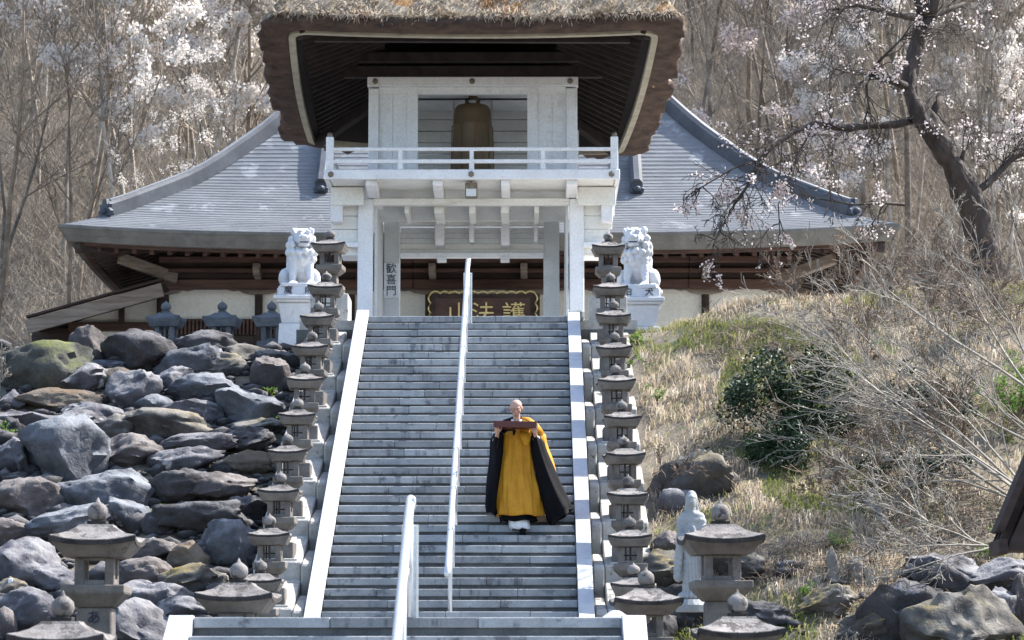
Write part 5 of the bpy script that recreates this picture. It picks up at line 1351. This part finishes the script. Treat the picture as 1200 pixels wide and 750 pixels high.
# the big old cherry on the right bank
YT = 5.2
bt = U(1165, 345, YT); bt.z = Gside(bt.x, YT)-.2
big = empty('old_cherry_tree', tuple(bt), 'big old cherry with a thick dark twisted trunk on the right bank', 'cherry tree')
path = [(1172, 372, 26), (1163, 335, 22), (1153, 290, 19), (1143, 250, 18), (1131, 222, 17), (1118, 196, 14), (1103, 172, 13), (1088, 152, 12.5), (1076, 130, 12), (1068, 105, 11), (1069, 80, 10), (1075, 55, 10), (1080, 32, 10), (1084, 14, 9.5)]
P3 = [U(x_, y_, YT+.25*math.sin(i*.7)) for i, (x_, y_, r_) in enumerate(path)]; s0 = sc(YT)
o = MB().tube(P3, [r_/s0 for *_, r_ in path], 16).mesh('trunk', ORG[big.name], smooth=True)
bm = bmesh.new(); bm.from_mesh(o); bmesh.ops.subdivide_edges(bm, edges=bm.edges, cuts=3, use_grid_fill=True); bm.normal_update()
for v in bm.verts:
    q = v.co; a_ = fbm(Vector((q.x*3, q.y*3, q.z*1.2)), 4)*.10 - abs(noise.noise(Vector((q.x*7, q.y*7, q.z*1.0))))*.05; v.co = q+v.normal*a_
bm.to_mesh(o); bm.free(); link('trunk', o, big, M['bark_cherry'])
tips = []
def big_branch(pts, r0, r1, name, yoff=0, twigs=26, drop=.10, L_=.9, n=8):
    q = [U(x_, y_, YT+dy) for x_, y_, dy in pts]
    ob = MB().tube(q, [r0+(r1-r0)*i/(len(q)-1) for i in range(len(q))], n).build(name, M['bark_cherry'], big, smooth=True)
    sg = []
    rr = random.Random(int(pts[0][0]*3+pts[-1][1]))
    for _ in range(int(twigs*.72)):
        t = rr.uniform(.15, 1)*(len(q)-1); i = min(int(t), len(q)-2); p = q[i].lerp(q[i+1], t-i); tg = (q[i+1]-q[i]).normalized()
        v = Vector((rr.gauss(0, 1), rr.gauss(0, .8), rr.gauss(0, .9))); d = (tg*.8+v*.6+Vector((0, 0, .15))).normalized()
        limb(sg, tips, rr, p, d, L_*rr.uniform(.5, 1.2), .014, 1, 3, [0, 1, 1], wander=.2, up=-.02, droop=drop, minr=.0055, shrink=.6)
    V, F = tubes_np(sg); V = V-np.array(ORG[big.name]); tag(link('twigs', np_mesh('twigs', V, F), ob, M['bark_cherry']), kind='stuff')
    return ob
big_branch([(1072, 140, 0), (1050, 146, -.3), (1022, 147, -.5), (985, 150, -.9), (955, 145, -1.1), (930, 155, -1.4), (905, 172, -1.7), (888, 190, -1.9), (878, 215, -2.1), (860, 240, -2.2)], .075, .022, 'limb', twigs=46, drop=.22)
big_branch([(888, 190, -1.9), (862, 196, -2.2), (838, 210, -2.4), (818, 222, -2.5)], .02, .008, 'limb', twigs=10, drop=.3, L_=.5)
big_branch([(905, 172, -1.7), (880, 210, -1.9), (868, 232, -2), (850, 252, -2.1), (835, 290, -2.2)], .018, .007, 'limb', twigs=14, drop=.35, L_=.6)
big_branch([(955, 145, -1.1), (930, 190, -1.5), (912, 240, -1.6), (915, 290, -1.6)], .018, .007, 'limb', twigs=12, drop=.35, L_=.6)
big_branch([(1066, 104, 0), (1050, 96, -.2), (1032, 92, -.35), (1022, 88, -.4)], .09, .035, 'limb', twigs=8)
big_branch([(1022, 88, -.4), (1015, 100, -.5), (1018, 125, -.6), (1010, 150, -.6)], .03, .01, 'limb', twigs=12)
big_branch([(1022, 88, -.4), (1030, 72, -.6), (1050, 52, -.7), (1062, 40, -.7)], .035, .012, 'limb', twigs=10)
big_branch([(1078, 22, 0), (1058, 18, -.3), (1030, 12, -.6), (1005, 6, -.8), (975, 12, -1.0)], .085, .02, 'limb', twigs=30, drop=.12)
big_branch([(1084, 28, 0), (1096, 18, .2), (1110, 12, .3), (1130, 4, .5)], .085, .03, 'limb', twigs=12)
big_branch([(1083, 18, 0), (1078, 0, .1), (1070, -30, .2), (1060, -80, .4)], .13, .06, 'limb', twigs=14)
big_branch([(1090, 16, 0), (1098, -8, .1), (1112, -50, .2)], .11, .05, 'limb', twigs=10)
big_branch([(1090, 140, 0), (1098, 122, .1), (1104, 114, .15)], .08, .045, 'limb', twigs=4)
big_branch([(1140, 228, 0), (1156, 216, .2), (1172, 200, .4), (1186, 186, .5), (1203, 178, .6), (1240, 160, .7)], .075, .035, 'limb', twigs=26)
big_branch([(1122, 200, 0), (1127, 186, -.1), (1130, 176, -.2)], .06, .03, 'limb', twigs=4)
big_branch([(1060, 240, .3), (1035, 238, .2), (1000, 240, 0), (960, 233, -.2)], .03, .01, 'limb', twigs=14, L_=.6)
r_ = random.Random(4); T = [t for t in tips if noise.noise(Vector(t)*1.6) > .02]
V, F = petals(T, None, 7000, .019, .028); V = V-np.array(ORG[big.name])
link('blossom', np_mesh('blossom', V, F), big, M['petal_pink'])

# bare shrubs on the right bank
GS = 'leafless shrubs on the right bank'
def shrub(px, py, Y, n, L_, r, d0, spread_, m_, label, seed, kids=(1, 1, 1), wander=.10, up=.0, name='bare_shrub'):
    b_ = U(px, py, Y); rr = random.Random(seed)
    t = empty(name, tuple(b_), label, 'shrub', GS)
    for i in range(n):
        sg = []; tp2 = []
        v = Vector((rr.gauss(0, spread_), rr.gauss(0, spread_*.6), rr.gauss(0, spread_)))
        d = (Vector(d0).normalized()+v).normalized()
        limb(sg, tp2, rr, b_+Vector((rr.gauss(0, .08), rr.gauss(0, .12), 0)), d, L_*rr.uniform(.7, 1.15), r*rr.uniform(.6, 1), 0, 3, list(kids), wander=wander, up=up, minr=.0042, shrink=.5, spread=(.25, .8), start=.15)
        V, F = tubes_np(sg); link('branch', np_mesh('branch', V-np.array(b_), F), t, m_)
    return t
shrub(1235, 610, -7.5, 7, 3.7, .036, (-.95, -.05, .60), .13, M['twig_pale'], 'large pale leafless shrub arching in from the right edge over the bank', 21, kids=(1, 1, 1), wander=.05)
shrub(1240, 530, -7.0, 3, 2.8, .026, (-.8, 0, .6), .12, M['twig_pale'], 'pale leafless shrub spreading up and left from the right edge', 35, kids=(1, 1, 1), wander=.05)
shrub(1225, 470, -6.5, 4, 2.6, .028, (-.75, 0, .62), .2, M['twig_pale'], 'pale leafless shrub reaching up before the big trunk from the right edge', 22, kids=(1, 1, 1))
shrub(1110, 400, -3.5, 6, 1.2, .012, (-.3, 0, .9), .35, M['twig_brown'], 'fine-twigged brown shrub on the crest below the big trunk', 23, kids=(1, 2, 1))
shrub(1030, 385, -1.0, 6, 1.2, .012, (-.2, 0, 1), .45, M['twig_brown'], 'brown-twigged shrub on the crest in front of the hall corner', 24, kids=(1, 2, 1))
shrub(945, 362, .0, 6, .8, .010, (0, 0, 1), .5, M['twig_brown'], 'low brown-twigged shrub hiding the right end of the hall wall', 25, kids=(1, 2, 1))
shrub(1080, 610, -9, 6, 1.2, .016, (-.6, -.1, .4), .5, M['twig_pale'], 'tangle of pale dead twigs above the fallen log', 26, kids=(1, 1, 1))
shrub(1160, 640, -10, 5, 1.4, .016, (-.7, -.2, .25), .4, M['twig_pale'], 'low tangle of pale twigs above the flat grey boulder', 27, kids=(1, 1, 1))
shrub(990, 590, -8, 6, .7, .009, (-.3, -.1, .6), .6, M['twig_brown'], 'brown tangled scrub right of the evergreen bush', 28, kids=(1, 2, 1))
shrub(1010, 440, -4.5, 5, .9, .009, (-.4, -.1, .6), .6, M['twig_brown'], 'brown tangled scrub above the evergreen bush', 29, kids=(1, 2, 1))
shrub(1120, 560, -7, 8, 1.3, .011, (-.3, -.1, .6), .7, M['twig_brown'], 'brown thicket under the arching pale shrub', 30, kids=(1, 2, 1))
shrub(1185, 400, -2, 5, 1.4, .012, (-.3, 0, .9), .4, M['twig_brown'], 'brown-twigged shrub at the foot of the big trunk', 31, kids=(1, 2, 1))
shrub(1080, 345, 3, 5, 1.0, .010, (0, 0, 1), .4, M['twig_brown'], 'fine-twigged shrub on the skyline left of the big trunk', 32, kids=(1, 2, 1))
shrub(785, 560, -8.4, 4, .4, .007, (.3, -.3, .3), .5, M['twig_brown'], 'matted dead twigs over the mossy boulder beside the right lanterns', 33, kids=(1, 1, 1))
shrub(-8, 470, -4, 4, .7, .009, (.15, -.1, .9), .35, M['twig_pale'], 'thin pale shrub cut by the left edge beside the boulders', 34, kids=(1, 1, 1))

# leafy plants: leaf faces spread through a lumpy volume
def leafy(name, c, rad, n, size, m_, label, cat, seed, stems=6, group=None, flat=1.0):
    t = empty(name, tuple(c), label, cat, group); rr = np.random.default_rng(seed); r_ = random.Random(seed)
    cl = [(np.array([r_.gauss(0, .45)*rad[0], r_.gauss(0, .45)*rad[1], abs(r_.gauss(.5, .4))*rad[2]]), r_.uniform(.16, .36)) for _ in range(26)]
    C = []
    for i in range(n):
        c0, q = cl[r_.randrange(26)]; v = rr.normal(0, 1, 3); v /= np.linalg.norm(v); C.append(c0+v*q*np.array(rad)*r_.random()**.35)
    C = np.array(C); a = rr.normal(0, 1, (n, 3)); a /= np.linalg.norm(a, axis=1, keepdims=True); b = np.cross(a, rr.normal(0, 1, (n, 3))); b /= np.linalg.norm(b, axis=1, keepdims=True)
    s_ = rr.uniform(.6, 1.3, (n, 1))*size; V = np.stack([C-a*s_, C-b*s_*.42, C+a*s_, C+b*s_*.42], axis=1).reshape(-1, 3)
    link('foliage', np_mesh('foliage', V, np.arange(4*n).reshape(-1, 4)), t, m_)
    sg = [] 
    for c0, q in cl[:stems*2]: sg += [(np.array([0, 0, -.15]), c0*.55, .018, .012), (c0*.55, c0, .012, .006)]
    link('stem', np_mesh('stem', *tubes_np(sg)), t, M['twig_brown']); return t
p = march(925, 505); leafy('evergreen_bush', p+Vector((0, -.1, -.05)), (.98, .75, 1.0), 9500, .034, M['leafdark'], 'dark glossy evergreen bush in the middle of the right bank', 'bush', 41)
p = march(905, 540); leafy('evergreen_bush', p+Vector((0, -.2, -.1)), (.75, .5, .6), 3600, .034, M['leafdark'], 'low dark evergreen sprays hanging below the evergreen bush', 'bush', 42)
p = march(1182, 486); leafy('green_bush', p+Vector((0, -.6, 0)), (.4, .4, .5), 1300, .032, M['leafgreen'], 'fresh green leafy bush at the right edge', 'bush', 43)
p = march(1085, 490); leafy('evergreen_bush', p+Vector((0, -.3, -.1)), (.7, .5, .5), 1500, .04, M['leafdark'], 'dim evergreen growth behind the arching pale shrub', 'bush', 44)
p = march(1060, 560); leafy('evergreen_bush', p+Vector((0, -.2, -.1)), (.8, .5, .35), 1300, .04, M['leafdark'], 'scattered dark leaves in the scrub above the fallen log', 'bush', 45)
GW = 'small green weeds'
for i, (px, py, r_, lb) in enumerate(((733, 432, .17, 'light green weed tuft beside the fourth right lantern'), (722, 452, .15, 'light green weed beside the fifth right lantern'), (186, 606, .11, 'tiny green weed by the craggy left rock'), (325, 498, .10, 'green sprig between the boulders and the fifth left lantern'), (6, 512, .16, 'green tuft at the left picture edge'),
        (985, 640, .16, 'green weed left of the rotten stump'), (945, 700, .15, 'green tuft at the foot of the right bank'), (1155, 652, .14, 'green tuft under the dark eave at the right'), (318, 462, .11, 'green sprig under the upright brown boulder'), (748, 400, .15, 'yellow-green weed under the right lion pedestal'), (770, 470, .16, 'pale green weed on the upper right bank'))):
    p = march(px, py, .02); leafy('green_weed', p+Vector((0, -.05, -.02)), (r_, r_, r_), 240, .024, M['leafgreen'], lb, 'weed', 60+i, 2, GW)
# dry grass on the right bank, uncountable
def grass(name, n, region, lab, hmin, hmax, seed, bias=0, wmin=.004, wmax=.008):
    r_ = random.Random(seed); V = []; F = []; T = []; cnt = 0; tries = 0
    while cnt < n and tries < n*4:
        tries += 1
        x, y = region(r_); z = Gside(x, y)
        den = fbm(Vector((x*.9, y*.9, 2)), 3)
        if den < -.22 and r_.random() < .8: continue
        cl = fbm(Vector((x*2.4, y*2.4, 9)), 3)
        h_ = r_.uniform(hmin, hmax)*(1+.8*cl); a_ = r_.uniform(0, 2*PI); w_ = r_.uniform(wmin, wmax)
        dx = .45*math.cos(a_)+.35*noise.noise(Vector((x*1.3, y*1.3, 4))); dy = .45*math.sin(a_)-.35
        s_ = Vector((math.cos(a_+1.5), math.sin(a_+1.5)*.4, 0))*w_
        p = Vector((x, y, z-.01)); m1 = p+Vector((dx*h_*.35, dy*h_*.35, h_*.5)); q = p+Vector((dx*h_*1.15, dy*h_*1.15, h_*r_.uniform(.25, .75)))
        i0 = len(V); V += [p-s_, p+s_, m1+s_*.9, m1-s_*.9, q+s_*.2, q-s_*.2]; F += [(i0, i0+1, i0+2, i0+3), (i0+3, i0+2, i0+4, i0+5)]
        gr = noise.noise(Vector((x*.55+4, y*.55, 1)))
        tt = min(1, max(0, .60+.55*cl+r_.uniform(-.24, .24)-(.55 if gr > .15 else 0)+bias)); T += [tt]*6; cnt += 1
    o = link(name, np_mesh(name, [tuple(v) for v in V], F, attr=T), None, M['drygrass']); return tag(o, lab[0], lab[1], kind='stuff')
def reg(r_):
    while True:
        x = 2.5+7.5*r_.random(); y = -14+19*r_.random()
        if x < 2.55+.25*noise.noise(Vector((y, 0, 0))): continue
        if x > 6.2 and r_.random() < .45: continue
        return x, y
grass('dry_grass', 80000, reg, ('matted straw-coloured dry grass covering the right bank', 'grass'), .07, .22, 3)
def regl(r_): return -random.uniform(2.6, 9.3), random.uniform(.1, 3)
grass('crest_grass', 2500, regl, ('short greenish grass behind the crest of boulders', 'grass'), .03, .08, 5, bias=-.3)
def regf(r_): return 3.6+3.0*r_.random(), -16+3.4*r_.random()
grass('green_grass', 2600, regf, ('green and straw grass at the foot of the right bank', 'grass'), .08, .2, 6, bias=-.3)
# leaf-litter twigs matted over the lower right bank
sg = []; r_ = random.Random(8)
for i in range(15000):
    x = 3.6+6*r_.random(); y = -13+14*r_.random()
    if fbm(Vector((x*.6, y*.6, 30)), 3) < -.05: continue
    z = Gside(x, y)+r_.uniform(.0, .16); a_ = r_.uniform(0, 2*PI); L_ = r_.uniform(.06, .3)
    p = np.array([x, y, z]); q = p+np.array([math.cos(a_)*L_, math.sin(a_)*L_*.7-.05, r_.uniform(-.10, .14)]); sg.append((p, q, .0055, .0035))
tag(link('dead_twigs', np_mesh('dead_twigs', *tubes_np(sg)), None, M['twig_brown']), 'litter of dead twigs matted over the right bank', 'twigs', kind='stuff')

# rotten stump, fallen log, white stake, marker stone, hut eave
p = march(1000, 680)
st_ = empty('rotten_stump', tuple(p), 'split rotten tree stump at the foot of the right bank', 'stump')
for (x0, y0, x1, y1, r0, r1) in ((978, 700, 974, 640, .14, .05), (1000, 702, 1003, 652, .20, .10), (1022, 704, 1014, 662, .12, .04), (1032, 700, 1040, 672, .09, .03)):
    a = U(x0, y0, p.y); b_ = U(x1, y1, p.y+.05)
    m_ = MB().tube([a, a.lerp(b_, .4)+Vector((.02, 0, 0)), a.lerp(b_, .8), b_], [r0*.8, r0*.6, (r0+r1)*.35, .012], 5).build('wood_splinter', M['stump'], st_)
a, b_ = march(1046, 626, .12), march(1017, 588, .25)
t = empty('fallen_log', tuple(a), 'pale broken log leaning in the scrub of the right bank', 'log')
MB().tube([a, a.lerp(b_, .5)+Vector((.02, 0, .03)), b_], [.045, .055, .06], 10).build('log_body', M['stump'], t, smooth=True)
MB().tube([b_, b_+(b_-a).normalized()*.012], [.055, .054], 10).build('cut_end', M['brown_pale'], t)
p = march(12, 702, .05)
tag(MB().box(p.x-.028, p.x+.028, p.y-.03, p.y+.0, p.z-.3, U(12, 678, p.y).z).build('marker_stake', M['signwhite'], None, .006), 'small white stake standing among the boulders at the lower left', 'stake')
p = march(838, 360)
tag(MB().taper((p.x, 9.0), -.2, .12, U(838, 352, 9).z, .11).build('vent_stone', M['cheek'], None, .01), 'small dark block before the cream wall right of the gate', 'stone block')
# corner of a small dark roof at the right edge
yh = -21.5
hut = empty('hut_roof', tuple(U(1215, 600, yh)), 'corner of a dark wooden hut roof cut by the right edge', 'roof')
c0, c1 = U(1169, 622, yh), U(1212, 520, yh)
dd = (c1-c0); back = Vector((0, 2.2, 0))
for k in range(3):
    off = Vector((0, .04+.17*k, 0)); MB().beam(c0+off+Vector((.03, 0, .0)), c0+dd*2.6+off+Vector((.03, 0, 0)), .165, .035).build('roof_board', M['brown_dark'], hut, .004)
MB().beam(c0+Vector((0, -.12, -.01)), c0+dd*2.6+Vector((0, -.12, -.01)), .035, .06).build('barge_board', M['brown_dark'], hut, .006)
for k in range(3):
    q = c0+Vector((.05+.0, .05+.17*k, -.09)); MB().beam(q, q+dd*2.4, .05, .07).build('rafter', M['brown_dark'], hut)
MB().beam(c0+Vector((.03, -.1, -.13)), c0+Vector((.03, .45, -.13)), .07, .12).build('purlin', M['brown_dark'], hut, .008)
x_ = U(1172, 640, yh).x
MB().prism([(c0.x+.06, c0.z-.16), (c0.x+1.5, c0.z-.16), (c0.x+1.5, c0.z+2.6), (c0.x+1.2, c0.z+2.3)], yh-.05, yh+.4).build('gable_wall', M['brown_dark'], hut)
MB().box(c0.x+.9, c0.x+1.1, yh+.5, yh+.7, G(c0.x+1, yh)-.1, c0.z+.1).build('post', M['brown_dark'], hut)
